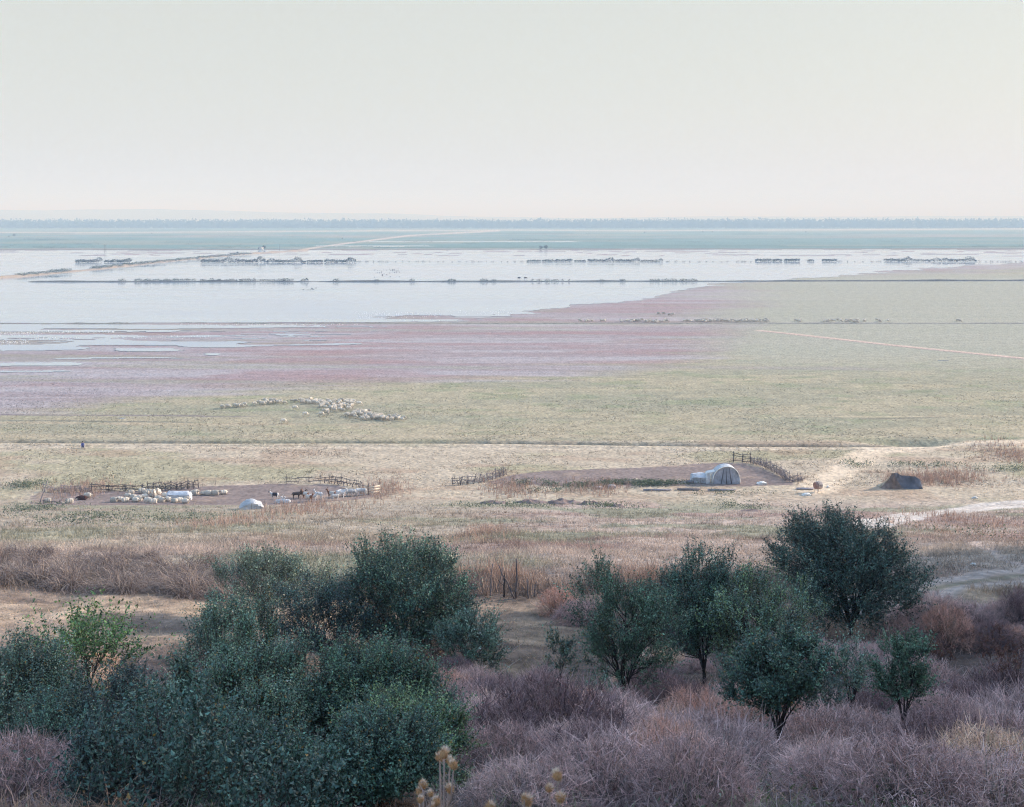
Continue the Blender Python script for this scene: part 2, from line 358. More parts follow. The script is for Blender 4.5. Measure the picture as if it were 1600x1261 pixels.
    strip(PATH_UP, 2.8, (.66, .54, .41), 1, 1.2); strip(LIP, .5, (.62, .52, .4), .7, .5)  # LIP: pale line painting the sunlit near edge of the ditch
    strip(PINK, 1.9, (.62, .47, .39), 1, 1.2)
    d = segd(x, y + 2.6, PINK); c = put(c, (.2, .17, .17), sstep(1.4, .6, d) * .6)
    # added shading bluff out of view, coloured as bare loess
    toe = .404 * np.maximum(y, 0) + 16; m = sstep(4, 14, x - toe) * (y < 128); c = put(c, (.36, .29, .22), m)
    return np.clip(c, .02, .9)

# ground sheet: fans out with distance so that its cells stay small near the viewer
apex = -75.0
rows = list(np.arange(-62, 0, 1.5)) + list(np.arange(0, 70, .3)) + list(np.arange(70, 180, .5))
y = 180.0
while y < 9000:
    rows.append(y); y += max(.35 if y < 221 else .5, y * y / (F * H) * .85)
rows += list(np.geomspace(9000, 22000, 12))
rows = np.array(rows)
s = np.concatenate([-np.geomspace(2.2, .62, 22), np.linspace(-.6, .6, 780), np.geomspace(.62, 2.2, 22)])
Y = np.repeat(rows[:, None], len(s), 1)
# far from the viewer the sheet narrows to the angle it needs
X = s[None] * (Y - apex) * np.where(np.abs(s)[None] > .6, 1, 1)
Z = height(X, Y)
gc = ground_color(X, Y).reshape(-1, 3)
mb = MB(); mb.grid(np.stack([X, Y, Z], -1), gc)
M_ground = mat('ground', attr=True, rough=.95, spec=.1, noise=[(.35, .16), (1.7, .32)])
def ground_bump(m):
    t = m.node_tree; N = t.nodes; L = t.links; b = N['Principled BSDF']
    tc = N.new('ShaderNodeTexCoord'); n = N.new('ShaderNodeTexNoise'); n.inputs['Scale'].default_value = 1.1; n.inputs['Detail'].default_value = 4
    n.inputs['Roughness'].default_value = .65
    L.new(tc.outputs['Object'], n.inputs['Vector']); bp = N.new('ShaderNodeBump'); bp.inputs['Distance'].default_value = .30; bp.inputs['Strength'].default_value = .8
    L.new(n.outputs[0], bp.inputs['Height']); L.new(bp.outputs[0], b.inputs['Normal'])
ground_bump(M_ground)
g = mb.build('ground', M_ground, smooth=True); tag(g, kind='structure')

# ------------------------------------------------------------------ water
def make_water():
    r = [210.0]
    while r[-1] < 2600: r.append(r[-1] + max(.5, r[-1] ** 2 / (F * H) * .62))
    r = np.array(r); ss = np.linspace(-.62, .62, 1150)
    Yw = np.repeat(r[:, None], len(ss), 1); Xw = ss[None] * Yw
    wet = wetness(Xw, Yw) > 0
    idx = np.arange(Xw.size).reshape(Xw.shape)
    cell = wet[:-1, :-1] & wet[1:, :-1] & wet[:-1, 1:] & wet[1:, 1:] | (wet[:-1, :-1] & wet[1:, 1:])
    Q = np.stack([idx[:-1, :-1], idx[:-1, 1:], idx[1:, 1:], idx[1:, :-1]], -1)[cell]
    used = np.unique(Q); rm = np.full(Xw.size, -1); rm[used] = np.arange(len(used))
    V = np.stack([Xw.ravel()[used], Yw.ravel()[used], np.full(len(used), .085)], 1)
    m = bpy.data.materials.new('water'); m.use_nodes = True; t = m.node_tree; N = t.nodes; b = N['Principled BSDF']
    b.inputs['Base Color'].default_value = (.46, .48, .47, 1); b.inputs['Roughness'].default_value = .14; b.inputs['Specular IOR Level'].default_value = .9; b.inputs['IOR'].default_value = 1.6
    tc = N.new('ShaderNodeTexCoord'); n = N.new('ShaderNodeTexNoise'); n.inputs['Scale'].default_value = .02; n.inputs['Detail'].default_value = 5
    mp = N.new('ShaderNodeMapping'); mp.inputs['Scale'].default_value = (.35, 1, 1); t.links.new(tc.outputs['Object'], mp.inputs[0]); t.links.new(mp.outputs[0], n.inputs['Vector'])
    cx = N.new('ShaderNodeMix'); cx.data_type = 'RGBA'; cx.inputs[6].default_value = (.20, .30, .46, 1); cx.inputs[7].default_value = (.36, .42, .47, 1)
    cm = N.new('ShaderNodeMapRange'); cm.inputs[1].default_value = .38; cm.inputs[2].default_value = .58; t.links.new(n.outputs[0], cm.inputs[0]); t.links.new(cm.outputs[0], cx.inputs[0]); t.links.new(cx.outputs[2], b.inputs['Base Color'])
    mr = N.new('ShaderNodeMapRange'); mr.inputs[1].default_value = .35; mr.inputs[2].default_value = .7; mr.inputs[3].default_value = .05; mr.inputs[4].default_value = .22
    t.links.new(n.outputs[0], mr.inputs[0]); t.links.new(mr.outputs[0], b.inputs['Roughness'])
    n2 = N.new('ShaderNodeTexNoise'); n2.inputs['Scale'].default_value = .6; t.links.new(tc.outputs['Object'], n2.inputs['Vector'])
    bp = N.new('ShaderNodeBump'); bp.inputs['Distance'].default_value = .01; bp.inputs['Strength'].default_value = .4; t.links.new(n2.outputs[0], bp.inputs['Height']); t.links.new(bp.outputs[0], b.inputs['Normal'])
    o = link('water', npmesh('water', V, rm[Q], None, False, [m])); tag(o, kind='structure')
make_water()

# ------------------------------------------------------------------ far hills
def make_hills():
    xs = np.linspace(-9500, 9500, 260); ys = np.linspace(9000, 12800, 40)
    Xh, Yh = np.meshgrid(xs, ys)
    u = CU + F * Xh / 10800
    top = np.interp(u, [-400, 0, 60, 140, 250, 340, 450, 620, 750, 900, 1100, 1400, 1600, 2000], [150, 155, 150, 172, 168, 140, 125, 100, 70, 60, 75, 70, 82, 70])
    top = 38 + (top - 38) * .68; sh = np.sin(np.clip((Yh - 9000) / 3800, 0, 1) * np.pi) ** .8
    Zh = -8 + (top + 8) * sh * (.80 + .3 * fbm(Xh / 900, Yh / 900, 91, 5))
    col = np.asarray((.30, .29, .22)) * (.7 + .6 * fbm(Xh / 500, Yh / 500, 93))[..., None]
    mbh = MB(); mbh.grid(np.stack([Xh, Yh, Zh], -1), col)
    o = mbh.build('hills', M_earth, smooth=True); tag(o, kind='structure')
make_hills()

# ------------------------------------------------------------------ vegetation generators
def unit(v): return v / (np.linalg.norm(v, axis=-1, keepdims=True) + 1e-9)
def leaves(P, D, S, ln, wd, col, fold=.35):
    """P base, D direction, S side (n,3); ln, wd (n,) -> V, T, C"""
    Nn = np.cross(D, S); n = len(P); ln = ln[:, None]; wd = wd[:, None]
    b = P; t = P + D * ln - Nn * ln * .12
    l = P + D * ln * .45 + S * wd * .5 + Nn * wd * fold; r = P + D * ln * .45 - S * wd * .5 + Nn * wd * fold
    V = np.stack([b, l, t, r], 1).reshape(-1, 3); i = np.arange(n)[:, None] * 4
    T = np.concatenate([i + np.array([[0, 1, 2]]), i + np.array([[0, 2, 3]])])
    return V, T, np.repeat(col, 4, 0)
def strands(R, D, L, B, Wd, col, seg=3, tipc=1.15, r=None):
    """ribbons; R root, D unit dir, L length, B bend vector, Wd width"""
    n = len(R); t = np.linspace(0, 1, seg + 1)[None, :, None]
    P = R[:, None] + (D * L[:, None])[:, None] * t + (B * L[:, None])[:, None] * t ** 2
    a = (r or rng).uniform(0, np.pi, n); S = np.stack([np.cos(a), np.sin(a), np.zeros(n)], -1)
    wv = Wd[:, None, None] * (1 - .75 * t) * .5
    V = np.stack([P - S[:, None] * wv, P + S[:, None] * wv], 2).reshape(-1, 3)
    base = np.arange(n)[:, None, None] * 2 * (seg + 1); k = np.arange(seg)[None, :, None] * 2
    Q = (base + k + np.array([0, 1, 3, 2])[None, None]).reshape(-1, 4)
    cc = (col[:, None] * (1 + (tipc - 1) * t)); cc = np.repeat(cc, 2, 1).reshape(-1, 3)
    return V, Q, cc
def jitter(base, n, amt, r=None):
    r = r or rng
    c = np.asarray(base)[None] * (1 + r.normal(0, amt, (n, 1))) * (1 + r.normal(0, amt * .35, (n, 3)))
    return np.clip(c, .01, .9)
def pick(bases, n, amt, r=None, p=None):
    r = r or rng
    return np.clip(np.asarray(bases)[r.choice(len(bases), n, p=p)] * (1 + r.normal(0, amt, (n, 1))), .01, .9)

G_DARK = (.045, .090, .072); G_MID = (.075, .14, .095); G_LIGHT = (.15, .22, .10); G_GREY = (.12, .18, .145)

def tree(name, u, D, v_top, wpx, label, cat, seed=1, stems=5, trunk_h=.25, leaf=.055, nclus=60, shoots=16, lps=13, cols=(G_DARK, G_MID), yellow=.012,
         loc=None, depth=1.0, upright=.9, sl=.5, crown_bot=.28, shape=1.0, tr=.032, group=None, x_off=0, spread=.23):
    """a trunk that forks into stems, each ending in clumps of leafy shoots"""
    r = np.random.default_rng(seed)
    base = loc if loc is not None else on((u - CU) / F * D, D)
    ztop = H - (v_top - CV) / F * D; hgt = ztop - base.z; rad = wpx / F * D / 2
    root = empty(name, base, 0, label, cat, group)
    fork = np.array([0, 0, hgt * trunk_h * .6])
    cz = hgt * (crown_bot + 1) / 2; rz = hgt * (1 - crown_bot) / 2
    # cluster centres on a lumpy ellipsoid
    cen = []
    lum = r.normal(0, 1, (7, 3)); lum = unit(lum); la = r.uniform(-.6, .42, 7)
    tries = 0
    while len(cen) < nclus and tries < 9000:
        tries += 1
        d = unit(r.normal(0, 1, 3)); rr = r.uniform(.12, 1) ** .5
        k = 1 + sum(la * np.clip(lum @ d, 0, 1) ** 3)
        p = d * rr * k * .86
        if p[2] < 0: p[:2] *= (1 + shape * p[2] * .45)
        p = np.array([x_off * rad + p[0] * rad * 1.1, p[1] * rad * depth * 1.1, cz + p[2] * rz * .95])
        if all(np.linalg.norm(p - q) > rad * spread * r.uniform(.35, 1) for q in cen[-200:]): cen.append(p)
    cen = np.array(cen)
    # wood
    tb = MB(); br = MB()
    lim = np.array([[math.cos(a), math.sin(a), 0] for a in np.linspace(0, 2 * np.pi, stems, endpoint=False) + r.uniform(0, 6)])
    rr0 = tr * hgt / 2.2
    tb.tube([[0, 0, -.15], fork * .5 + [r.normal(0, .02), 0, 0], fork], [rr0 * 1.15, rr0, rr0 * .85], 7, (.06, .05, .05))
    limp = []
    for k in range(stems):
        e = lim[k] * rad * r.uniform(.28, .5) + [0, 0, cz + rz * r.uniform(-.35, .25)]; e[1] *= depth
        mid = fork * .45 + e * .55 + r.normal(0, .03 * rad, 3) - np.array([lim[k][0], lim[k][1], 0]) * rad * .08
        tb.tube([fork, fork * .75 + mid * .25 + [0, 0, .02], mid, e], [rr0 * .6, rr0 * .5, rr0 * .4, rr0 * .22], 5, (.06, .05, .05))
        limp.append((mid, e))
    shP, shD, shL, nsh = [], [], [], []
    for c in cen:
        k = int(np.argmin([np.linalg.norm(c - m_) * .5 + np.linalg.norm(c - e_) for m_, e_ in limp])); m_, e_ = limp[k]
        t = r.uniform(.1, .95); a = m_ * (1 - t) + e_ * t
        if c[2] < a[2]: a = m_ * .75 + fork * .25
        q = (a + c) / 2 + r.normal(0, .05 * rad, 3)
        tb.tube([a, q, c], [rr0 * .22, rr0 * .15, rr0 * .08], 4, (.06, .05, .05), cap=False)
        n = max(4, int(shoots * r.uniform(.5, 1.4))); nsh.append(n)
        out = unit(c - np.array([x_off * rad, 0, cz - rz * .3]))
        shP.append(c + r.normal(0, rad * spread * .36, (n, 3)) * [1, depth, .8])
        dd = unit(out * .7 + np.array([0, 0, upright]) + r.normal(0, .45, (n, 3))); shD.append(dd); shL.append(r.uniform(.55, 1.2, n) * sl)
    P = np.vstack(shP); Dn = np.vstack(shD); L = np.concatenate(shL)
    Bv = np.tile([[0, 0, -.12]], (len(P), 1)) + r.normal(0, .12, (len(P), 3))
    V, Q, C = strands(P, Dn, L, Bv, np.full(len(P), .008 * max(1, D / 25)), jitter((.09, .075, .07), len(P), .2, r), 2, 1, r)
    br.add(V, Q, None, C)
    # leaves along shoots
    n = len(P) * lps; si = np.repeat(np.arange(len(P)), lps); t = np.tile(np.linspace(.02, 1, lps), len(P)) + r.normal(0, .03, n)
    LP = P[si] + Dn[si] * (L[si] * t)[:, None] + Bv[si] * (L[si] * t * t)[:, None]
    sgn = np.where(np.arange(n) % 2, 1., -1.)
    side = unit(np.cross(Dn[si], r.normal(0, 1, (n, 3)) + [0, 0, .6])) * sgn[:, None]
    LD = unit(side * .95 + Dn[si] * .55 + r.normal(0, .28, (n, 3)) + [0, 0, -.12])
    LS = unit(np.cross(LD, r.normal(0, .5, (n, 3)) + [0, 0, 1.2]))
    ll = leaf * r.uniform(.6, 1.25, n); cl = 1.6 * np.repeat(pick(cols, len(P), .18, r) * np.repeat(r.uniform(.6, 1.35, len(cen)), nsh)[:, None], lps, 0) * np.exp(r.normal(0, .38, (n, 1)))
    yl = r.random(n) < yellow; cl[yl] = np.array([.42, .24, .05]) * r.uniform(.6, 1.1, (yl.sum(), 1))
    V, T, C = leaves(LP, LD, LS, ll, ll * r.uniform(.5, .68, n), np.clip(cl, .01, .8))
    tk = link('trunk', tb.mesh('trunk', M_bark), root); link('twigs', br.mesh('twigs', M_dry), tk)
    link('crown', npmesh('crown', V, T, C, False, [M_leaf]), root)
    return root

exec_trees = True
if exec_trees:
    # big dark thicket at the lower left
    tree('shrub', 585, 17.5, 1000, 275, 'tall dense green shrub right of centre in the lower left thicket', 'shrub', 11, 7, .1, .036, 130, 36, 17, (G_MID, (.09, .16, .09), G_DARK), .02, crown_bot=-.05, sl=.5, shape=.2, spread=.15, upright=2.0)
    tree('shrub', 385, 16.5, 1005, 270, 'blue green shrub with yellow leaves in the middle of the lower left thicket', 'shrub', 12, 7, .1, .036, 130, 36, 17, (G_GREY, G_MID, (.13, .20, .13)), .03, crown_bot=-.05, sl=.5, shape=.2, spread=.15, upright=2.0)
    tree('shrub', 215, 17.5, 1065, 260, 'dark low shrub at the left of the lower left thicket', 'shrub', 13, 6, .1, .036, 90, 30, 16, (G_DARK, (.03, .045, .045)), .01, crown_bot=-.05, sl=.4, shape=.2, spread=.19)
    tree('shrub', 640, 15.5, 1090, 190, 'green shrub at the right edge of the lower left thicket behind the thistles', 'shrub', 14, 5, .1, .034, 70, 30, 16, (G_LIGHT, G_MID), .02, crown_bot=-.1, sl=.38, shape=.2, spread=.2)
    tree('shrub', 290, 12.3, 1130, 260, 'broad leaved shrub with upright shoots at the bottom edge left', 'shrub', 15, 8, .08, .058, 34, 9, 15, (G_DARK, (.035, .07, .055)), .006, crown_bot=-.1, sl=.62, shape=.1, spread=.22, upright=2.0)
    tree('shrub', 470, 11.5, 1195, 190, 'low broad leaved shrub at the bottom edge in front of the thicket', 'shrub', 16, 6, .08, .055, 22, 9, 14, (G_DARK, (.035, .07, .055)), .006, crown_bot=-.1, sl=.5, shape=.1, spread=.24, upright=1.8)
    tree('shrub', 575, 13.4, 1135, 250, 'low green shrub at the bottom edge left of the tall thistle', 'shrub', 51, 6, .08, .033, 80, 32, 16, (G_MID, G_DARK), .02, crown_bot=-.25, sl=.36, shape=.1, spread=.19, upright=1.1)
    tree('shrub', 395, 13.6, 1120, 220, 'dark green shrub at the bottom edge right of the broad leaved shoots', 'shrub', 52, 6, .08, .034, 70, 30, 16, (G_DARK, G_MID), .02, crown_bot=-.25, sl=.38, shape=.1, spread=.2, upright=1.3)
    tree('shrub', 190, 13.8, 1150, 190, 'dark tangled shrub at the bottom edge left of the broad leaved shoots', 'shrub', 53, 6, .08, .034, 60, 26, 15, (G_DARK, (.03, .05, .05)), .01, crown_bot=-.25, sl=.36, shape=.1, spread=.2)
    tree('shrub', 105, 17, 1085, 190, 'loose green shrub low in the left corner beside the left edge shrub', 'shrub', 54, 6, .08, .036, 60, 22, 15, (G_DARK, G_MID), .02, crown_bot=-.2, sl=.5, shape=.1, spread=.2, upright=1.8)
    tree('shrub', 25, 20.5, 985, 240, 'tall green shrub cut by the left edge of the view', 'shrub', 17, 6, .12, .042, 140, 26, 16, (G_MID, G_DARK, G_GREY), .02, crown_bot=-.1, sl=.5, shape=.3, spread=.18, upright=1.3)
    tree('climbing_shrub', 135, 24, 945, 170, 'light green climbing plant with long arching shoots behind the left shrubs', 'shrub', 18, 6, .12, .075, 34, 8, 15, ((.11, .19, .06), (.08, .15, .06)), .01, crown_bot=.2, sl=.8, shape=.4, spread=.24, upright=.8)
    # middle
    tree('bushy_tree', 630, 43, 832, 265, 'large round dark green bush standing left of the middle', 'bush', 21, 8, .12, .075, 190, 22, 13, (G_DARK, G_MID), .006, crown_bot=-.12, sl=.75, shape=.2, spread=.15, upright=1.3)
    tree('bushy_tree', 735, 40, 940, 120, 'low spreading bush at the right foot of the large round bush', 'bush', 22, 6, .12, .07, 50, 18, 12, (G_MID, G_GREY), .006, crown_bot=-.2, sl=.6, shape=.1, spread=.2)
    tree('bushy_tree', 425, 50, 858, 175, 'grey green feathery bush beside the heap of dry reeds', 'bush', 23, 6, .12, .07, 90, 18, 13, (G_GREY, (.085, .12, .08)), .006, crown_bot=.0, sl=.85, shape=.3, spread=.18, upright=1.4)
    tree('bushy_tree', 500, 41.5, 900, 190, 'dark bush between the large round bush and the grey green bush', 'bush', 24, 6, .12, .07, 80, 20, 12, (G_DARK, (.03, .05, .05)), .004, crown_bot=-.05, sl=.6, shape=.3, spread=.18)
    tree('bushy_tree', 345, 36, 930, 150, 'small dark green bush above the lower left thicket', 'bush', 25, 6, .12, .065, 50, 18, 12, (G_DARK, G_MID), .01, crown_bot=-.05, sl=.6, shape=.3, spread=.2, upright=1.4)
    # right
    tree('young_tree', 975, 30, 888, 185, 'young green tree with a forked trunk right of the middle', 'tree', 31, 8, .22, .056, 95, 18, 13, (G_MID, (.05, .095, .06)), .01, crown_bot=.12, sl=.55, shape=.6, spread=.19, upright=.9)
    tree('young_tree', 1100, 37, 842, 160, 'slim upright tree left of the pair in the middle right', 'tree', 32, 8, .12, .062, 120, 20, 13, (G_DARK, G_MID), .008, crown_bot=-.04, sl=.66, shape=.2, spread=.2, upright=1.8)
    tree('young_tree', 1195, 36, 860, 190, 'lighter green tree right of the slim upright tree', 'tree', 33, 8, .12, .060, 115, 19, 13, (G_MID, G_GREY, G_LIGHT), .012, crown_bot=-.06, sl=.64, shape=.2, spread=.2, upright=1.3)
    tree('broad_tree', 1330, 48, 779, 262, 'broad dark tree with many stems beside the curve of the road', 'tree', 63, 14, .04, .078, 230, 22, 13, ((.035, .068, .052), G_DARK), .004, crown_bot=.03, sl=.75, shape=.55, spread=.16, upright=.8)
    tree('young_tree', 1217, 20, 994, 150, 'small rounded tree on a thin trunk at the lower right', 'tree', 35, 12, .36, .046, 110, 18, 14, (G_DARK, G_MID), .012, crown_bot=.32, sl=.36, shape=.6, spread=.17, upright=.9)
    tree('young_tree', 1412, 22.5, 978, 98, 'little tree with a bare lower trunk near the right edge', 'tree', 36, 6, .45, .046, 50, 14, 13, (G_MID, (.05, .10, .06)), .006, crown_bot=.33, sl=.36, shape=.8, spread=.2)
    tree('sapling', 1332, 26, 975, 85, 'sparse sapling left of the little tree near the right edge', 'sapling', 37, 5, .3, .05, 26, 9, 11, (G_MID, G_GREY), .01, crown_bot=.2, sl=.45, shape=.5, spread=.25)
    tree('sapling', 1290, 25, 1040, 70, 'thin bluish sapling in the dry scrub behind the small rounded tree', 'sapling', 38, 5, .3, .045, 22, 10, 11, ((.05, .07, .06), G_DARK), .0, crown_bot=.15, sl=.4, shape=.4, spread=.25)
    tree('sapling', 875, 28.5, 985, 48, 'thin sapling with a straight bare stem in the middle', 'sapling', 39, 4, .62, .052, 15, 9, 11, (G_DARK, (.05, .08, .05)), .03, crown_bot=.45, sl=.36, shape=.6, spread=.3, tr=.02)
    tree('sapling', 930, 28, 1045, 60, 'low pale green sapling left of the young forked tree', 'sapling', 40, 4, .2, .05, 13, 8, 10, ((.09, .14, .09), G_GREY), .0, crown_bot=.1, sl=.4, shape=.3, spread=.3)
    tree('sapling', 868, 27.5, 1060, 34, 'tiny silvery plant at the foot of the thin straight sapling', 'sapling', 41, 3, .1, .06, 6, 7, 12, ((.10, .13, .10),), .0, crown_bot=.0, sl=.5, shape=.1, spread=.3, upright=2.5)

def open_strip(x, y):
    a = sstep(44, 49, y) * sstep(59, 55, y) * sstep(2, -4, x)
    b = sstep(36, 43, y) * sstep(57, 51, y) * np.exp(-((x - 1.0 - (y - 46) * .12) / 2.0) ** 2)
    return 1 - np.clip(.82 * a + .93 * b, 0, 1)
# ------------------------------------------------------------------ dry bushes (dead weeds arching from one root)
DRY = ((.34, .27, .26), (.52, .43, .40), (.22, .17, .165), (.42, .32, .28))
def dry_mesh(seed, n=520, R=1.0, hh=.9, cols=DRY, droop=.45, wd=.014, twig=10):
    """stems, darkened near the root as painted shade, radiating from one root to a lumpy dome whose shell is a fuzz of pale dead twigs"""
    r = np.random.default_rng(seed); m = MB()
    th = r.uniform(0, 2 * np.pi, n); el = np.arcsin(r.uniform(.12, 1, n)); k = .72 + .5 * fbm(np.cos(th) * 2.2 + seed, np.sin(th) * 2.2 + el * 1.5, seed, 3)
    E = np.stack([np.cos(th) * np.cos(el) * R, np.sin(th) * np.cos(el) * R, np.sin(el) * hh], 1) * k[:, None]
    root = np.stack([np.cos(th) * .12 * R, np.sin(th) * .12 * R, np.full(n, -.05)], 1); lift = droop * hh * (1.2 - np.sin(el))
    D = E - root + np.stack([0 * th, 0 * th, lift], 1); L = np.linalg.norm(D, axis=1); Du = D / L[:, None]; B = np.stack([0 * th, 0 * th, -lift], 1) / L[:, None]
    V, Q, cc = strands(root, Du, L, B, r.uniform(.6, 1.4, n) * wd, jitter(np.array(cols[0]) * .36, n, .3, r) * np.where(r.random(n) < .12, 2.4, 1)[:, None], 6, 2.2, r); m.add(V, Q, None, cc)  # stem colour starts dark to imitate shaded hollows, lighter at the tips
    q = n * twig; i = r.integers(0, n, q); t = r.beta(6, .9, q)[:, None]
    P = root[i] + Du[i] * L[i, None] * t + B[i] * L[i, None] * t * t + r.normal(0, .02, (q, 3))
    DD = unit(Du[i] * .8 + B[i] * t * 1.4 + r.normal(0, .75, (q, 3)) + [0, 0, .1]); C = pick(cols, n, .2, r)[i] * np.array([1.05, .91, .91]) * np.exp(r.normal(0, .22, (q, 1)))
    V, Q, cc = strands(P, DD, r.uniform(.06, .24, q) * R, r.normal(0, .4, (q, 3)), np.full(q, wd * .9) * r.uniform(.5, 1.4, q), C, 3, 1.25, r); m.add(V, Q, None, cc)
    return m.mesh('dry_bush', M_dry)
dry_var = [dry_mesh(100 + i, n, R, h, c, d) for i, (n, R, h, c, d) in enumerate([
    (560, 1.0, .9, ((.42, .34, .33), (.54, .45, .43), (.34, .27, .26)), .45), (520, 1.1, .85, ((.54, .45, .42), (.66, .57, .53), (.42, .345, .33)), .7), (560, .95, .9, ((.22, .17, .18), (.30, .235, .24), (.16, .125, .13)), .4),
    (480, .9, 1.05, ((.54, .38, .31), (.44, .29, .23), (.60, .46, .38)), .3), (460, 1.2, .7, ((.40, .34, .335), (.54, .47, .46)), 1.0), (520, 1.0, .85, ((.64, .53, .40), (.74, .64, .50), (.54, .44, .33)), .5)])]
DB = [(u_, 42 + (i_ * 3.7) % 7.5, .8 + (i_ * .37) % .5, [2, 0, 4, 2, 1, 3][i_ % 6]) for i_, u_ in enumerate(range(1395, 1640, 17))] + [(u_, 37 + (i_ * 4.3) % 8, .7 + (i_ * .31) % .4, [0, 1, 2, 4][i_ % 4]) for i_, u_ in enumerate(range(1240, 1400, 22))] + [  # u, distance, radius m, variant
    (765, 30, 1.0, 2), (720, 27, .9, 0), (830, 27.5, .9, 3), (800, 24, 1.1, 0), (900, 25, .8, 3), (745, 21, 1.0, 1), (860, 20, 1.2, 2), (965, 21, 1.3, 1), (1040, 20, 1.2, 0), (930, 17, 1.1, 2), (1020, 16.5, 1.2, 1),
    (790, 17.5, .9, 0), (1090, 24, 1.0, 3), (1130, 21.5, .9, 0), (1115, 18, 1.1, 4), (1270, 30, 1.2, 4), (1265, 26, 1.1, 1), (1300, 22, 1.0, 0), 
    (1500, 30, 1.3, 2), (1570, 31, 1.3, 2), (1440, 33, 1.1, 0), (1475, 27, 1.2, 0), (1540, 26, 1.1, 1), (1600, 27, 1.2, 4), (1500, 22, 1.1, 2), (1570, 21, 1.1, 0), (1470, 17.5, .9, 2), (1560, 17.5, 1.0, 0), (1630, 22, 1.1, 1),
    (1010, 33, 1.1, 2), (1060, 31, 1.0, 2), (1150, 30, 1.1, 1), (850, 33, .9, 0), (700, 33, 1.0, 3), (1200, 26, 1.0, 3), (1380, 29, 1.1, 2), (1410, 26, .9, 4), (90, 17, .8, 0), (20, 15, .9, 0), (960, 27, 1.0, 0), (1080, 14, .9, 0), (830, 14, .8, 1), (1420, 14.5, .9, 0), (1560, 14.5, .9, 1),
    (640, 27, 1.0, 0), (1230, 33, 1.0, 1), (870, 52, 1.0, 3), (905, 50, 1.1, 0), (1390, 36, 1.0, 4)]
def gp_v(D): return CV + F * (H - float(np.interp(D, PY, PZ))) / D
_r = random.Random(17)
for _ in range(150):
    D = 1 / _r.uniform(1 / 51, 1 / 14); u = _r.uniform(-20, 1640); x_ = (u - CU) / F * D
    if D > 49 and x_ > 8 or float(open_strip(np.array([x_]), np.array([D]))[0]) < .75: continue
    if u < 740 and D < 36: continue
    if any(abs(u - a) < (30 if b < D else 75) and D - .6 < b < D + 9 for a, b in ((1217, 20), (1412, 22.5), (975, 30), (1100, 37), (1190, 36), (1322, 48), (875, 28.5))) : continue
    if any(math.hypot((u - a) / F * D, D - b) < .8 for a, b, c, d in DB): continue
    DB.append((u, D, _r.uniform(.65, 1.05), _r.choice([0, 0, 1, 1, 2, 2, 3, 4, 5, 5])))
lab = ['tangled grey brown dead bush ', 'pale dead bush ', 'dark purplish dead bush ', 'rusty brown dead bush ', 'flattened dead bush ', 'straw coloured dead tuft ']
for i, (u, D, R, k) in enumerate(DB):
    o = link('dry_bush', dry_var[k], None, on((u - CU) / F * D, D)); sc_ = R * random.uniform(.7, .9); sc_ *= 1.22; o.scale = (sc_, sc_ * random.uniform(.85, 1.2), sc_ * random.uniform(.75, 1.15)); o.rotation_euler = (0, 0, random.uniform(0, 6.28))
    LM = [(692, 4.6, 'the tall thistle'), (1217, 20, 'the small rounded tree'), (1412, 22.5, 'the little tree near the right edge'), (975, 30, 'the young forked tree'), (1100, 37, 'the slim upright tree'), (875, 28.5, 'the thin straight sapling'), (1322, 48, 'the broad dark tree'), (1562, 33, 'the rusty dead weed at the right edge'), (560, 17.5, 'the lower left thicket'), (866, 4.5, 'the thistle with three heads'), (25, 22, 'the left edge shrub'), (806, 52, 'the tall grey post')]
    vv = gp_v(D); best = min(LM, key=lambda q: abs(q[0] - u) + abs(gp_v(max(q[1], 12)) - vv) * 1.1); du, dv = u - best[0], vv - gp_v(max(best[1], 12))
    rel = ('right of ' if du > 0 else 'left of ') if abs(du) > abs(dv) else ('in front of ' if dv > 0 else 'behind ')
    tag(o, lab[k] + rel + best[2], 'bush', 'dead bushes of the foreground scrub')

# tangle of fallen reeds on the terrace left
def fallen_reeds():
    r = np.random.default_rng(88); m = MB(); cols = ((.20, .155, .15), (.30, .24, .225), (.42, .35, .31), (.14, .11, .11), (.34, .26, .21))
    for k in range(120):
        u = -60 + 430 * (k + .5) / 120 + r.normal(0, 8); D = r.uniform(57, 66.5) - max(u, 0) / 400 * 3.5; b = on((u - CU) / F * D, D); n = 330; R_ = r.uniform(.5, 1.3); hh = r.uniform(.6, 1.5)
        lean = r.normal(0, 1); a = r.uniform(0, 6.28, n); q = np.sqrt(r.random(n)) * .45 * R_
        P = np.stack([b.x + np.cos(a) * q, b.y + np.sin(a) * q, np.full(n, b.z - .05)], 1)
        az = np.where(r.random(n) < .75, (0 if lean > 0 else np.pi) + r.normal(-.6, .7, n), a); tl = np.clip(r.normal(.55, .35, n), 0, 1.3)
        D_ = np.stack([np.cos(az) * np.sin(tl), np.sin(az) * np.sin(tl), np.cos(tl)], 1); L = r.uniform(.6, 1.3, n) * hh * 1.35
        B = np.stack([np.cos(az) * .35, np.sin(az) * .35 - .1, -.55 - .5 * tl], 1) + r.normal(0, .08, (n, 3))
        V, Q, C = strands(P, D_, L, B, r.uniform(.012, .035, n), pick(cols, n, .15, r), 5, 1.1, r); m.add(V, Q, None, C)
    o = m.build('fallen_reeds', M_dry); tag(o, 'tangled grey purple heaps of fallen dry reeds on the terrace at the left', 'reeds', None, 'stuff')
fallen_reeds()

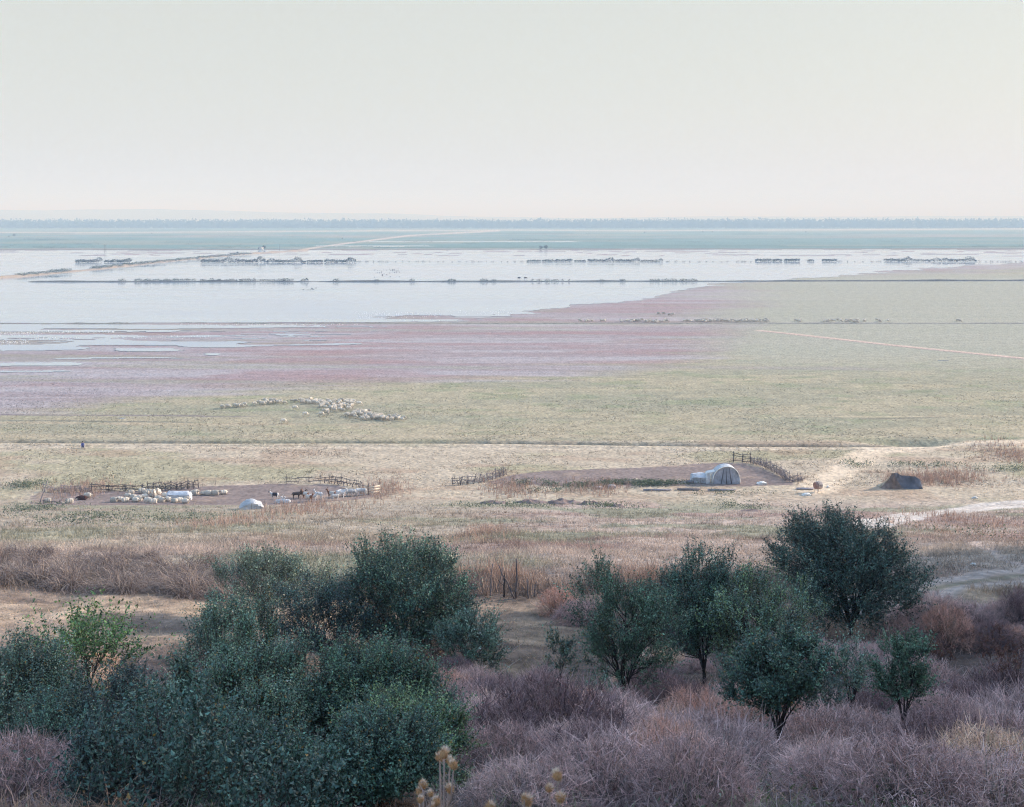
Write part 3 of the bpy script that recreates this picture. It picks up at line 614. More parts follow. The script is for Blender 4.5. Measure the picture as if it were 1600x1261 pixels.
# ------------------------------------------------------------------ ground cover
def scatter(n, y0, y1, dens=None, xm=.43, xe=1.5, pw=1.0):
    """points with constant picture density, thinned by dens"""
    r = rng; y_ = 1 / (r.uniform(1 / y1 ** pw, 1 / y0 ** pw, n)) ** (1 / pw); x_ = r.uniform(-1, 1, n) * (xm * y_ + xe)
    if dens is not None:
        k = r.random(n) < dens(x_, y_); x_, y_ = x_[k], y_[k]
    return x_, y_
def free_of_tracks(x, y):
    k = np.ones(len(x))
    for pts, wv in ((ROAD, 3.6), (TRACK2, 1.7), (FOOT, .4), (PATH_UP, 1.6)): k = k * sstep(wv * .7, wv, segd(x, y, pts))
    return k
def cover(name, x, y, lo, hi, cols, wd, seg=3, lean=.35, droop=.2, amt=.18, per=1, spread=.0, label=None, cellf=None):
    if per > 1:
        x = np.repeat(x, per) + rng.normal(0, 1, len(x) * per) * np.repeat(spread * np.ones(len(x)), per); y = np.repeat(y, per) + rng.normal(0, spread, len(y) * per)
    n = len(x); z = height(x, y); R = np.stack([x, y, z - .03], 1)
    D = unit(np.stack([rng.normal(0, lean, n), rng.normal(0, lean, n), np.ones(n)], 1)); L = rng.uniform(lo, hi, n)
    if cellf is not None: L = L * cellf(x, y)
    B = np.stack([rng.normal(0, droop, n), rng.normal(0, droop, n), -np.abs(rng.normal(0, droop, n))], 1)
    c = cols(x, y) if callable(cols) else pick(cols, n, amt)
    c = np.clip(c * (1 + rng.normal(0, amt, (n, 1))), .01, .9)
    V, Q, cc = strands(R, D, L, B, np.broadcast_to(wd(y) if callable(wd) else wd, (n,)) * rng.uniform(.6, 1.4, n), c, seg)
    o = link(name, npmesh(name, V, Q, cc, False, [M_dry])); tag(o, label, 'grass', None, 'stuff'); return o
# foreground scrub grass
def colf(x, y):
    n = fbm(x / 3, y / 3, 201); n2_ = fbm(x / 1.3, y / 1.3, 203)
    c = np.asarray((.22, .17, .175)) * (1 - n[:, None]) + np.asarray((.46, .37, .36)) * n[:, None]
    c = np.where((n2_ > .62)[:, None], np.asarray((.48, .31, .22)), c); c = np.where((n2_ < .32)[:, None], np.asarray((.22, .25, .13)), c)
    return c
x_, y_ = scatter(45000, 11, 54, lambda x, y: open_strip(x, y) * sstep(.25, .6, fbm(x / 1.8, y / 1.8, 205) + .15) * free_of_tracks(x, y) * (1 - sstep(49, 53, y) * sstep(8, 12, x) * .75), pw=.8)
cover('dry_grass', x_, y_, .10, .42, colf, lambda y: .007 + .0003 * y, 3, .6, .45, .3, label='dry grey brown grass and stalks covering the foreground slope', cellf=lambda x, y: .5 + fbm(x / 2, y / 2, 207) * (1 - .45 * sstep(35, 50, y)))
x_, y_ = scatter(1500, 17, 48, lambda x, y: open_strip(x, y) * sstep(.4, .6, fbm(x / 3, y / 3, 231)), pw=.8)
cover('long_stalks', x_, y_, .5, 1.15, ((.46, .39, .37), (.40, .33, .31), (.32, .24, .21)), lambda y: .006 + .0004 * y, 6, .55, .45, .15, 3, .12, label='long pale arching stalks rising out of the foreground scrub')
# short green weeds low right and scattered
x_, y_ = scatter(26000, 11, 40, lambda x, y: sstep(.5, .62, fbm(x / 2.5, y / 2.5, 209)) * (.25 + .75 * sstep(3, 6, x) * sstep(20, 15, y)), pw=.8)
def weed_leaves(name, x, y, cols, lo, hi, hmax, label):
    n = len(x); R = np.stack([x, y, height(x, y) + rng.uniform(0, hmax, n)], 1)
    D = unit(rng.normal(0, 1, (n, 3)) + [0, 0, .5]); S = unit(np.cross(D, rng.normal(0, 1, (n, 3)))); ll = rng.uniform(lo, hi, n)
    V, T, C = leaves(R, D, S, ll, ll * .4, pick(cols, n, .2)); o = link(name, npmesh(name, V, T, C, False, [M_leaf])); tag(o, label, 'plants', None, 'stuff')
weed_leaves('weeds', x_, y_, ((.09, .14, .06), (.14, .18, .08), (.30, .32, .24)), .03, .08, .35, 'small green weeds with pale flowers among the dry grass')
xs_, ys_ = [], []
for (u, v, du, dv, n) in [(835, 757, 40, 3, 1500), (890, 760, 50, 3, 1200), (965, 758, 60, 3.5, 3000), (1030, 757, 50, 3, 2200), (860, 768, 60, 2, 500), (790, 792, 90, 3, 900), (950, 793, 60, 3, 900), (1120, 772, 90, 3, 500), (1160, 793, 60, 3, 900), (40, 760, 40, 5, 900), (50, 797, 60, 9, 1500), (120, 812, 60, 8, 1200), (250, 812, 120, 8, 1500), (1440, 728, 70, 3, 900), (1340, 726, 30, 5, 600), (1560, 733, 70, 4, 800), (1560, 840, 60, 12, 600)]:
    p = gp(u, v); y1 = gp(u, v + dv).y; n = int(n); xs_.append(p.x + rng.normal(0, .45, n) * du / F * p.y); ys_.append(p.y + rng.normal(0, .7, n) * max(1.0, abs(p.y - y1)))
x_, y_ = np.concatenate(xs_), np.concatenate(ys_); k_ = (fbm(x_ / 1.5, y_ / 1.5, 241) > .47); x_, y_ = x_[k_], y_[k_]
weed_leaves('green_weeds', x_, y_, ((.10, .14, .08), (.14, .18, .11), (.08, .11, .07)), .15, .32, .55, 'low green weeds growing round the pens')
# straw litter on the open strips
x_, y_ = scatter(90000, 32, 60, lambda x, y: 1 - open_strip(x, y), pw=.9)
cover('straw', x_, y_, .08, .3, ((.46, .34, .22), (.36, .26, .18), (.20, .16, .13), (.20, .20, .13)), .018, 2, 1.2, .2, label='short trampled straw on the bare strips')
x_, y_ = scatter(30000, 48, 62, lambda x, y: sstep(9, 13, x) * free_of_tracks(x, y) * .9, pw=.9)
cover('straw', x_, y_, .1, .3, ((.50, .38, .26), (.44, .33, .24), (.26, .27, .16)), .018, 2, .9, .2, label='short bleached grass beside the right hand track')
# middle field
def colm(x, y):
    c = ground_color(x, y); n = fbm(x / 1.4, y / 1.4, 233, 2); k = fbm(x / 6, y / 4, 235, 3); return c * (.45 + 1.15 * n + .35 * (k - .5) * 2)[:, None]
x_, y_ = scatter(52000, 56, 185, lambda x, y: free_of_tracks(x, y) * (.45 + .55 * sstep(.35, .6, fbm(x / 4, y / 4, 211))) * ~pin(WPEN_L, x, y) * ~pin(WPEN_R, x, y), pw=1.0)
cover('field_grass', x_, y_, .18, .55, colm, lambda y: .012 + .00025 * y, 2, .35, .25, .16, 6, .22, 'dry grass of the field between the slope and the pens', cellf=lambda x, y: (.55 + .9 * fbm(x / 5, y / 5, 213)) * (1 - .45 * sstep(130, 180, y)))
# reddish dock stands
DOCK = [(770, 905, 95, 22, 1.0), (755, 838, 55, 12, .8), (1530, 820, 75, 18, .9), (1590, 712, 60, 20, .9), (1490, 745, 70, 12, .7), (1430, 750, 60, 8, .6), (130, 765, 60, 12, .7), (360, 820, 70, 10, .6), (600, 765, 45, 14, .8), (800, 765, 60, 12, .7), (1500, 835, 50, 12, .8), (480, 797, 90, 8, .6), (930, 762, 60, 10, .6), (1010, 905, 70, 14, .7)]
xs_, ys_, = [], []
for (u, v, du, dv, h_) in DOCK:
    p = gp(u, v); y1 = gp(u, v + dv).y; hw = du / F * p.y; n = int(70 + hw * 38)
    n = min(n, 1600); xs_.append(p.x + rng.normal(0, .45, n) * hw); ys_.append(p.y + rng.normal(0, .6, n) * max(1.2, abs(p.y - y1)))
x_, y_ = np.concatenate(xs_), np.concatenate(ys_)
cover('dock_stalks', x_, y_, .5, 1.15, ((.38, .26, .21), (.44, .32, .26), (.31, .215, .18)), lambda y: .015 + .00022 * y, 3, .2, .15, .15, 4, .1, label='reddish brown seeded dock stalks standing in patches')
# low tussocks of the plain and pasture
def tuss_col(x, y): return ground_color(x, y) * rng.uniform(.35, .9, (len(x), 1))
x_, y_ = scatter(30000, 180, 330, lambda x, y: free_of_tracks(x, y) * (.2 + .8 * sstep(.45, .62, fbm(x / 16, y / 9, 221))) * sstep(330, 240, y) * ~pin(WPEN_R, x, y) * ~pin(WPEN_L, x, y), pw=1.0)
cover('pasture_grass', x_, y_, .10, .28, tuss_col, .11, 1, .5, .1, .1, 4, .2, 'low grass tussocks of the pasture and plain')

# ------------------------------------------------------------------ thistles at the bottom of the view
def thistle(u, v_list, D, label, seed, bend=0):
    """v_list: seed heads as (u, v, size px)"""
    r = random.Random(seed); b = on((u - CU) / F * D, D); root = empty('thistle', b, 0, label, 'thistle')
    st = MB(); heads = []
    top = at(v_list[0][0], v_list[0][1], D) - b
    main = [Vector((0, 0, -.05)), Vector((top.x * .25 + .02, 0, top.z * .4)), Vector((top.x * .7, 0, top.z * .75)), top - Vector((0, 0, .02))]
    st.tube(main, [.009, .0075, .005, .003], 6, (.50, .38, .34))
    for i, (hu, hv, sz) in enumerate(v_list):
        p = at(hu, hv, D + r.uniform(-.12, .12)) - b
        if i:
            k = max(.1, min(.95, (p.z - .18 - abs(p.x - top.x) * .8) / top.z)); a = Vector((top.x * k ** 1.3, 0, top.z * k))
            st.tube([a, a.lerp(p, .5) + Vector(((p.x - a.x) * .2, 0, -.03)), p - Vector((0, 0, .01))], [.004, .0035, .0025], 5, (.50, .38, .34))
        heads.append((p, sz / F * D / 2))
    # spiny wings along the stem
    n = 90; t = np.array([r.random() for _ in range(n)]); M = np.array([list(m_) for m_ in main])
    P = np.stack([np.interp(t, [0, .4, .75, 1], M[:, k]) for k in range(3)], 1); a = np.array([r.uniform(0, 6.28) for _ in range(n)])
    Dd = unit(np.stack([np.cos(a), np.sin(a), np.full(n, .5)], 1)); V, Q, C = strands(P, Dd, np.full(n, .035), np.zeros((n, 3)), np.full(n, .006), jitter((.42, .32, .27), n, .1), 1)
    st.add(V, Q, None, C); st.build('stem', M_dry, root)
    for p, rad in heads:
        hm = MB(); th = np.linspace(0, np.pi, 9)[:, None]; ph = np.linspace(0, 2 * np.pi, 14, endpoint=False)[None]
        prof = np.sin(th) ** .8 * (1 + .12 * np.cos(th)); G = np.stack([prof * np.cos(ph) * rad * .85, prof * np.sin(ph) * rad * .85, -np.cos(th) * rad * .9 + 0 * ph], -1)
        G = G * (1 + .05 * rng.normal(size=G.shape[:2] + (1,))); hm.grid(G, (.60, .36, .19), closed=True)
        # bracts and pale fluff crown
        n = 220; r_len = rng.uniform(.35, .85, n); d = unit(rng.normal(0, 1, (n, 3)) * [1, 1, .8]); V, Q, C = strands(d * rad * .75, unit(d + [0, 0, .5]), r_len * rad, rng.normal(0, .15, (n, 3)), np.full(n, rad * .13), jitter((.62, .40, .23), n, .25), 1)
        hm.add(V, Q, None, C)
        dn = MB(); n = 120; d = unit(rng.normal(0, .45, (n, 3)) * [1, 1, .3] + [0, 0, 1]); V, Q, C = strands(d * rad * .5, unit(d), rng.uniform(.6, 1.35, n) * rad, rng.normal(0, .2, (n, 3)), np.full(n, rad * .12), jitter((.80, .70, .62), n, .1), 1)
        dn.add(V, Q, None, C)
        h_ = hm.build('seed_head', M_dry, root, loc=p); dn.build('down', M_dry, h_); h_.rotation_euler = (r.uniform(-.5, .5), r.uniform(-.5, .5), 0)
thistle(692, [(694, 1178, 15), (687, 1183, 13), (703, 1190, 12), (709, 1196, 13), (703, 1233, 13)], 4.6, 'tall dry thistle with a cluster of brown heads in front of the thicket', 1)
thistle(668, [(661, 1226, 13), (655, 1237, 11), (673, 1240, 9), (657, 1250, 10), (682, 1253, 13), (675, 1260, 10)], 4.4, 'shorter dry thistle left of the tall thistle at the bottom edge', 2)
thistle(866, [(871, 1212, 15), (858, 1232, 12), (876, 1247, 15)], 4.5, 'dry thistle with three round heads at the bottom edge', 3)
thistle(822, [(824, 1252, 16), (819, 1245, 8)], 4.5, 'single dry thistle head left of the thistle with three heads', 4)
thistle(766, [(766, 1260, 14)], 4.5, 'thistle head just showing at the bottom edge of the view', 5)

# ------------------------------------------------------------------ dead weeds standing at the right edge
def dead_weed(u, D, hpx, label, seed):
    r = np.random.default_rng(seed); b = on((u - CU) / F * D, D); h_ = hpx / F * D; root = empty('dead_weed', b, 0, label, 'weed'); st = MB(); sd_ = MB()
    tips = []
    for k in range(5):
        a = r.uniform(0, 6.28); e = np.array([math.cos(a) * h_ * .3, math.sin(a) * h_ * .3, h_ * r.uniform(.7, 1)])
        m_ = e * .5 * [.7, .7, 1]; st.tube([[0, 0, -.05], m_, e], [.016, .011, .005], 5, (.10, .07, .07)); tips.append(e)
        for j in range(12):
            t = r.uniform(.35, 1); p = (m_ * (1 - t) + e * t); q = p + r.normal(0, h_ * .1, 3) + [0, 0, h_ * .1]
            st.tube([p, (p + q) / 2 + r.normal(0, .02, 3), q], [.006, .004, .003], 4, (.16, .09, .08)); tips.append(q)
    T_ = np.array(tips); n = len(T_) * 9; P = np.repeat(T_, 9, 0) + r.normal(0, .035, (n, 3)); d = unit(r.normal(0, 1, (n, 3)))
    V, T, C = leaves(P, d, unit(np.cross(d, r.normal(0, 1, (n, 3)))), np.full(n, .05), np.full(n, .035), jitter((.20, .11, .09), n, .2)); sd_.add(V, None, T, C)
    st.build('stem', M_dry, root); tag(sd_.build('seed_clusters', M_dry, root), kind='stuff')
dead_weed(1562, 33, 105, 'tall rusty brown dead weed with seed clusters at the right edge', 5)
dead_weed(1590, 31, 95, 'dark dead weed cut by the right edge beside the tall rusty one', 6)
dead_weed(1480, 36, 60, 'bare thin dead weed beside the faint track on the right', 7)

# ------------------------------------------------------------------ timber helpers
def wc(k=1.0): return np.clip(np.array((.15, .13, .135)) * k * (1 + rng.normal(0, .15)), .02, .8)
def crooked(a, b, r0, r1, j=.04, n=4):
    a = np.array(a, float); b = np.array(b, float); t = np.linspace(0, 1, n)[:, None]; L = np.linalg.norm(b - a)
    P = a + (b - a) * t; P[1:-1] += rng.normal(0, j * L, (n - 2, 3)) * .5
    return P, np.linspace(r0, r1, n)
def fence(label, pts, hgt, post_gap=1.6, rails=3, brush=0, bright=1.0, lean=.1, post_r=.06, bh=None, extra=None):
    """pts in picture coordinates along the fence's foot"""
    W = [gp(u, v) for u, v in pts]; b = W[0]; root = empty('fence', b, 0, label, 'fence')
    seg = [(W[i + 1] - W[i]).length for i in range(len(W) - 1)]; tot = sum(seg)
    def pt(s_):
        for i, l in enumerate(seg):
            if s_ <= l or i == len(seg) - 1:
                q = W[i].lerp(W[i + 1], min(s_ / l, 1.0)); q.z = float(height(q.x, q.y)); return q - b
            s_ -= l
    n = max(2, int(tot / post_gap) + 1); tops = []
    for i in range(n):
        p = pt(tot * i / (n - 1)); hh = hgt * random.uniform(.8, 1.25); t_ = p + Vector((random.gauss(0, lean), random.gauss(0, lean), hh)); m = MB()
        P, R = crooked(p - Vector((0, 0, .1)), t_, post_r * random.uniform(.8, 1.3), post_r * .7, .05); m.tube(P, R, 6, wc(bright)); m.build('post', M_wood, root); tops.append((p, t_))
    for k in range(rails):
        f = (k + .6) / rails
        for i in range(n - 1):
            if random.random() < .12: continue
            a = tops[i][0].lerp(tops[i][1], f * .9 + random.uniform(-.08, .08)); c = tops[i + 1][0].lerp(tops[i + 1][1], f * .9 + random.uniform(-.1, .1)); d = (c - a) * .12
            m = MB(); P, R = crooked(a - d, c + d, .05, .04, .03); m.tube(P, R, 5, wc(bright * 1.2)); m.build('rail', M_wood, root)
    if brush:
        nb = int(tot * brush); m = MB(); bh = bh or hgt
        for i in range(nb):
            p = pt(random.uniform(0, tot)) + Vector((random.gauss(0, .08), random.gauss(0, .1), random.uniform(0, bh * .3)))
            q = p + Vector((random.gauss(0, .45), random.gauss(0, .12), random.uniform(.2, .9) * bh)); P, R = crooked(p, q, .028, .015, .1); m.tube(P, R, 3, wc(bright * random.uniform(.6, 2.6)), cap=False)
        m.build('brushwood', M_wood, root)
    return root
fence('pale leaning stick fence at the left end of the sheep pen', [(66, 768), (100, 768), (140, 768)], .95, 1.3, 3, 16, 2.0, .15)
fence('dark timber hurdle fence behind the resting sheep', [(143, 768), (180, 768), (222, 767)], 1.1, 1.9, 4, 6, .6, .04, .06)
fence('dense upright stick fence right of the dark hurdle fence', [(222, 767), (265, 766), (311, 763)], 1.25, .75, 3, 22, .75, .08)
fence('low wire fence with thin stakes along the front of the sheep pen', [(68, 787), (90, 787), (106, 787)], .6, .9, 1, 0, .8, .02, .03)
fence('thin post and wire fence along the back of the goat pen', [(447, 757), (480, 755), (525, 756), (560, 761)], 1.25, 1.5, 2, 1, .8, .08, .04)
fence('leaning stakes and posts at the back of the goat pen near the gate', [(507, 755), (540, 759), (575, 766)], 1.0, .8, 1, 3, .9, .22, .06)
fence('pale broken branch fence at the left corner of the empty pen', [(708, 758), (735, 757), (762, 752), (792, 742)], 1.4, 1.0, 3, 12, 1.15, .25, .07)
fence('tall dark rail fence at the far corner of the empty pen', [(1146, 722), (1160, 722), (1173, 724)], 1.6, 1.2, 4, 2, .7, .05, .07)
fence('long rough stick fence along the right side of the empty pen', [(1173, 724), (1195, 731), (1215, 741), (1232, 751)], 1.35, .8, 3, 16, 1.3, .12)
fence('low stick fence at the near right end of the empty pen', [(1226, 752), (1240, 753), (1254, 752)], 1.1, .6, 2, 24, 1.2, .15)
fence('few thin bare stakes right of the stick fence', [(316, 760), (336, 759)], .9, .9, 0, 0, .8, .08, .03)
def pole(u, v, hgt, label, lean=(0, 0), r_=.07, bright=1, branches=0):
    b = gp(u, v); root = empty('wooden_post', b, 0, label, 'post'); m = MB(); t_ = Vector((lean[0], lean[1], hgt)); P, R = crooked((0, 0, -.1), t_, r_, r_ * .6, .03, 5); m.tube(P, R, 7, wc(bright)); sh = m.build('shaft', M_wood, root)
    for k in range(branches):
        a = Vector(P[2 + k % 2]); m = MB(); P2, R2 = crooked(a, a + Vector((random.uniform(-.5, .5), 0, random.uniform(.3, .6))), r_ * .5, r_ * .2, .08); m.tube(P2, R2, 5, wc(bright)); m.build('branch', M_wood, sh)
pole(62, 787, 2.9, 'pale forked pole leaning at the left end of the pen', (.9, .3), .10, 2.4, 3)
pole(806, 935, 1.75, 'tall grey wooden post standing among brown weeds', (.02, 0), .055, 1.3)
pole(766, 893 + 42, 1.5, 'thin pale grey stake left of the tall post', (.12, .1), .035, 1.8)
pole(787, 933, .95, 'short black post with a crossed branch', (.02, 0), .05, .35, 2)
pole(806, 936, 1.5, 'slanting stake leaning against the foot of the tall post', (-.75, 0), .04, .9)
pole(775, 925, 1.1, 'slanting stick left of the short black post', (.3, 0), .03, 1.5)
pole(826, 935, .85, 'short grey post right of the tall post', (-.06, 0), .045, 1.2)
pole(834, 933, .7, 'thin short stick at the right of the post group', (.12, 0), .03, 1.3)
pole(857, 952, .3, 'fallen stick lying beside the path below the posts', (-.35, .1), .03, 1.4)

# gate
def gate():
    a = gp(576, 773); c = gp(593, 771); rz = math.atan2(c.y - a.y, c.x - a.x); root = empty('pallet_gate', a, rz, 'pale slatted pallet gate closing the right corner of the goat pen', 'gate'); L = (c - a).length
    for z in (.25, .62, .98): m = MB(); m.box((L / 2, 0, z), (L * 1.0, .04, .22), 0, (.62, .55, .46), .05); m.build('slat', M_wood, root)
    for x in (.03, L / 2, L - .03): m = MB(); m.box((x, .05, .62), (.10, .06, 1.3), 0, (.2, .16, .15)); m.build('post', M_wood, root)
gate()

# ------------------------------------------------------------------ tent and other white things
def tent():
    y0 = 181.5; b = on((1135 - CU) / F * y0, y0); root = empty('shelter_tent', b, 0, 'tall white arched tent shelter at the edge of the empty pen', 'tent')
    Wd, Ht, Dp = 3.9, 2.5, 2.3
    def prof(a):  # a in 0..1 left foot to right foot
        ang = np.pi * (1 - a); x = np.cos(ang) * Wd / 2; z = np.sin(ang) ** .72 * Ht * (1 + .05 * np.cos(ang * 1))
        return x, z
    a = np.linspace(0, 1, 25); px, pz = prof(a); ys = np.linspace(0, Dp, 9)
    G = np.stack([np.repeat(px[None], 9, 0), np.repeat(ys[:, None], 25, 1), np.repeat(pz[None], 9, 0)], -1); sag = 1 - .05 * np.sin(np.linspace(0, np.pi * 3, 9)) ** 2
    G[..., 2] *= sag[:, None]; G[..., 0] *= (1 - .02 * np.sin(np.linspace(0, np.pi * 3, 9)) ** 2)[:, None]
    col = np.tile(np.array((.52, .55, .60)), (9, 25, 1)); m = MB(); m.grid(G, col); m.build('canopy', M_sheet, root, True)
    # front made of hanging folds, coloured darker and bluer as the shaded side
    n = 60; xs = np.linspace(-Wd / 2 * .97, Wd / 2 * .97, n); top = np.interp(xs, px, pz) * .96; rows_ = np.linspace(0, 1, 8)
    fold = .05 * np.sin(xs * 9) + .04 * np.sin(xs * 23 + 1); G = np.stack([np.repeat(xs[None], 8, 0), .12 + fold[None] * (1 - rows_[:, None] * .5) + rows_[:, None] * .05, rows_[:, None] * top[None]], -1)
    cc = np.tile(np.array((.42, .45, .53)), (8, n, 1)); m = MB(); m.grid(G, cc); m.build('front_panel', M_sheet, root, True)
    for x0, x1, z1 in ((-.75, -.35, 2.15), (.05, -.05, 2.2), (.75, .4, 2.35)):  # dark tubes draw the shade in the gaps between folds
        m = MB(); m.tube([(x0, .0, .0), ((x0 + x1) / 2, .0, z1 * .5), (x1, .02, z1)], [.07, .06, .04], 5, (.12, .12, .16)); m.build('slit_shade', M_cloth, root)
    m = MB(); m.tube([(x, -.03, z) for x, z in zip(px, pz)], .065, 6, (.82, .82, .80)); m.build('hem', M_sheet, root, True)
    # side annex
    ax = -Wd / 2; G = []
    for t in np.linspace(0, 1, 5): G.append([[ax - .9 + .05 * t, .3 + t * 1.6, 0], [ax - .85, .3 + t * 1.6, 1.35], [ax - .6, .3 + t * 1.6, 1.55], [ax + .45, .3 + t * 1.6, 1.75]])
    m = MB(); m.grid(np.array(G), (.66, .68, .70)); m.add([[ax - .9, .3, 0], [ax + .35, .3, 0], [ax + .35, .3, 1.72], [ax - .6, .3, 1.55], [ax - .85, .3, 1.35]], [[0, 1, 2, 3]], [[0, 3, 4]], (.60, .62, .66)); an = m.build('annex', M_sheet, root)
    m = MB(); m.box((ax - .25, .27, .85), (.22, .03, 1.5), 0, (.78, .72, .62)); m.build('door_flap', M_sheet, an)
tent()
def low_cover(name, u, v, wpx, hpx, dep, label, cat, col=(.72, .75, .78), rz=0, flat=.5, seed=1, end=True):
    b = gp(u, v); k = F / b.y; Wd = wpx / k; Ht = hpx / k; root = empty(name, b, rz, label, cat); n = 17
    a = np.linspace(0, np.pi, n); x = -np.sign(np.cos(a)) * np.abs(np.cos(a)) ** flat * Wd / 2; z = np.sin(a) ** flat * Ht
    ys = np.linspace(0, dep, 7); G = np.stack([np.repeat(x[None], 7, 0), np.repeat(ys[:, None], n, 1), np.repeat(z[None], 7, 0)], -1)
    sh = np.sin(np.linspace(.25, np.pi - .25, 7)) ** .3; G[..., 2] *= sh[:, None]; G += np.random.default_rng(seed).normal(0, .045 * Ht, G.shape); G[..., 2] *= 1 + .25 * (fbm(G[..., 0] * 1.1 + seed, G[..., 1] * 1.1, 9) - .5)
    m = MB(); m.grid(G, np.tile(np.array(col), (7, n, 1))); m.build('sheet', M_sheet, root, True)
    for j, yy in ((0, 0), (6, 0)):
        m = MB(); ring = G[j] + [0, 0.01 if j == 0 else -.01, 0]; c = ring.mean(0); V = np.vstack([ring, c]); m.add(V, None, [[i, i + 1, n] for i in range(n - 1)] + [[n - 1, 0, n]], tuple(np.array(col) * .95)); m.build('end_panel', M_sheet, root)
    for k_ in range(3):
        m = MB(); t = (k_ + .5) / 3; q = G[0, int(t * (n - 1))]; m.tube([q + [0, -.04, 0], [q[0] * 1.02, -.1, .02]], .025, 5, (.3, .27, .25)); m.build('tie_rope', M_cloth, root)
    return root
low_cover('low_tent', 1096, 755, 30, 13.5, 2.2, 'long low white covered shelter attached left of the tall tent', 'tent', (.55, .58, .64), 0, .28)
low_cover('tarpaulin', 393, 796, 37, 13, 1.8, 'white domed tarpaulin mound in front of the pen', 'tarpaulin', (.48, .50, .54), .25, 1.1, 3)
low_cover('covered_trough', 278, 782, 38, 13, 1.2, 'long trough under a white sheet among the resting sheep', 'trough', (.62, .66, .74), .05, .3, 4)
low_cover('plastic_sheet', 1192, 757, 15, 4, .8, 'small white plastic sheet on the ground right of the tent', 'sheet', (.78, .8, .8), .2, .9, 5)
low_cover('plastic_sheet', 1262, 775, 13, 4, .8, 'white plastic sheet below the barrel near the broad tree', 'sheet', (.78, .8, .8), .2, .8, 6)
low_cover('plastic_bag', 1521, 884, 9, 4, .15, 'white plastic bag lying on the grass above the right track', 'bag', (.8, .84, .84), -.3, .9, 7)
low_cover('plastic_bag', 1524, 779, 9, 2.6, .3, 'pale plastic scrap beside the far side of the road', 'bag', (.7, .72, .74), 0, .9, 8)
low_cover('stone_slab', 957, 763, 12, 5, .8, 'pale stone block in the weeds at the edge of the empty pen', 'stone', (.5, .48, .5), .1, .5, 9)
low_cover('stone_slab', 937, 764, 11, 3.5, .8, 'flat pale stone left of the stone block', 'stone', (.5, .48, .5), .1, .4, 10)
low_cover('plastic_bag', 1384 - 90, 762, 4, 3, .3, 'small white bag right of the barrel', 'bag', (.8, .82, .84), 0, .9, 11)
def plank_trough(u, v, wpx, hpx, label, rz=0, bright=1.5):
    b = gp(u, v); k = F / b.y; L = wpx / k; h_ = hpx / k; root = empty('feed_trough', b, rz, label, 'trough'); c = np.array((.22, .21, .24)) * bright
    for s_, n_ in ((-1, 'side_board'), (1, 'side_board')): m = MB(); m.box((0, s_ * .22, h_ * .6), (L, .04, h_ * .6), 0, c, 0); m.build(n_, M_wood, root)
    m = MB(); m.box((0, 0, h_ * .35), (L * .98, .4, .04), 0, c * .7); m.build('floor_board', M_wood, root)
    for s_ in (-1, 1):
        m = MB(); m.box((s_ * L * .49, 0, h_ * .55), (.04, .396, h_ * .56), 0, c); m.build('end_board', M_wood, root)
        for t_ in (-1, 1): m = MB(); m.tube([(s_ * L * .42, t_ * .18, -.05), (s_ * L * .42, t_ * .17, h_ * .33)], .035, 5, c * .6); m.build('leg', M_wood, root)
plank_trough(1027, 767, 44, 2.8, 'long low wooden trough below the weeds of the empty pen')
plank_trough(1076, 766, 36, 2.8, 'dark low wooden trough in front of the low white shelter', 0, .9)
plank_trough(1128, 767, 44, 2.8, 'long low trough in front of the tall tent', .03, 1.6)
plank_trough(1258, 765, 28, 3, 'pale low trough left of the barrel', 0, 2)
plank_trough(1078, 755, 12, 4.5, 'small bluish box left of the low white shelter', 0, 1)
def barrel():
    b = gp(1278, 769); root = empty('barrel_cart', b, .35, 'round ribbed barrel on thin wooden legs beside the path', 'barrel'); L, R = 1.0, .52; zc = .95
    a = np.linspace(0, 2 * np.pi, 18, endpoint=False); xs = np.linspace(-L / 2, L / 2, 8); G = np.array([[[x, math.cos(t) * R * (1 - .5 * x * x), zc + math.sin(t) * R * (1 - .5 * x * x)] for t in a] for x in xs])
    m = MB(); m.grid(G, (.30, .19, .17), closed=True); dr = m.build('drum', M_wood, root, True)
    for x in (-.1, .1, .28, .44): m = MB(); rr = R * (1 - .5 * x * x) + .015; m.tube([(x, math.cos(t) * rr, zc + math.sin(t) * rr) for t in np.linspace(0, 2 * np.pi, 20)], .045, 5, (.68, .6, .54), cap=False); m.build('hoop', M_wood, dr)
    for s_ in (-1, 1):
        V = np.vstack([G[0 if s_ < 0 else -1], [[s_ * L / 2, 0, zc]]]); m = MB(); m.add(V + [s_ * .004, 0, 0], None, [[i, (i + 1) % 18, 18] for i in range(18)], (.34, .18, .15)); m.build('end_board', M_wood, root)
        for t_ in (-1, 1): m = MB(); m.tube([(s_ * .3, t_ * .35, -.1), (s_ * .28, t_ * .25, .62)], .035, 5, (.5, .45, .42)); m.build('leg', M_wood, root)
barrel()
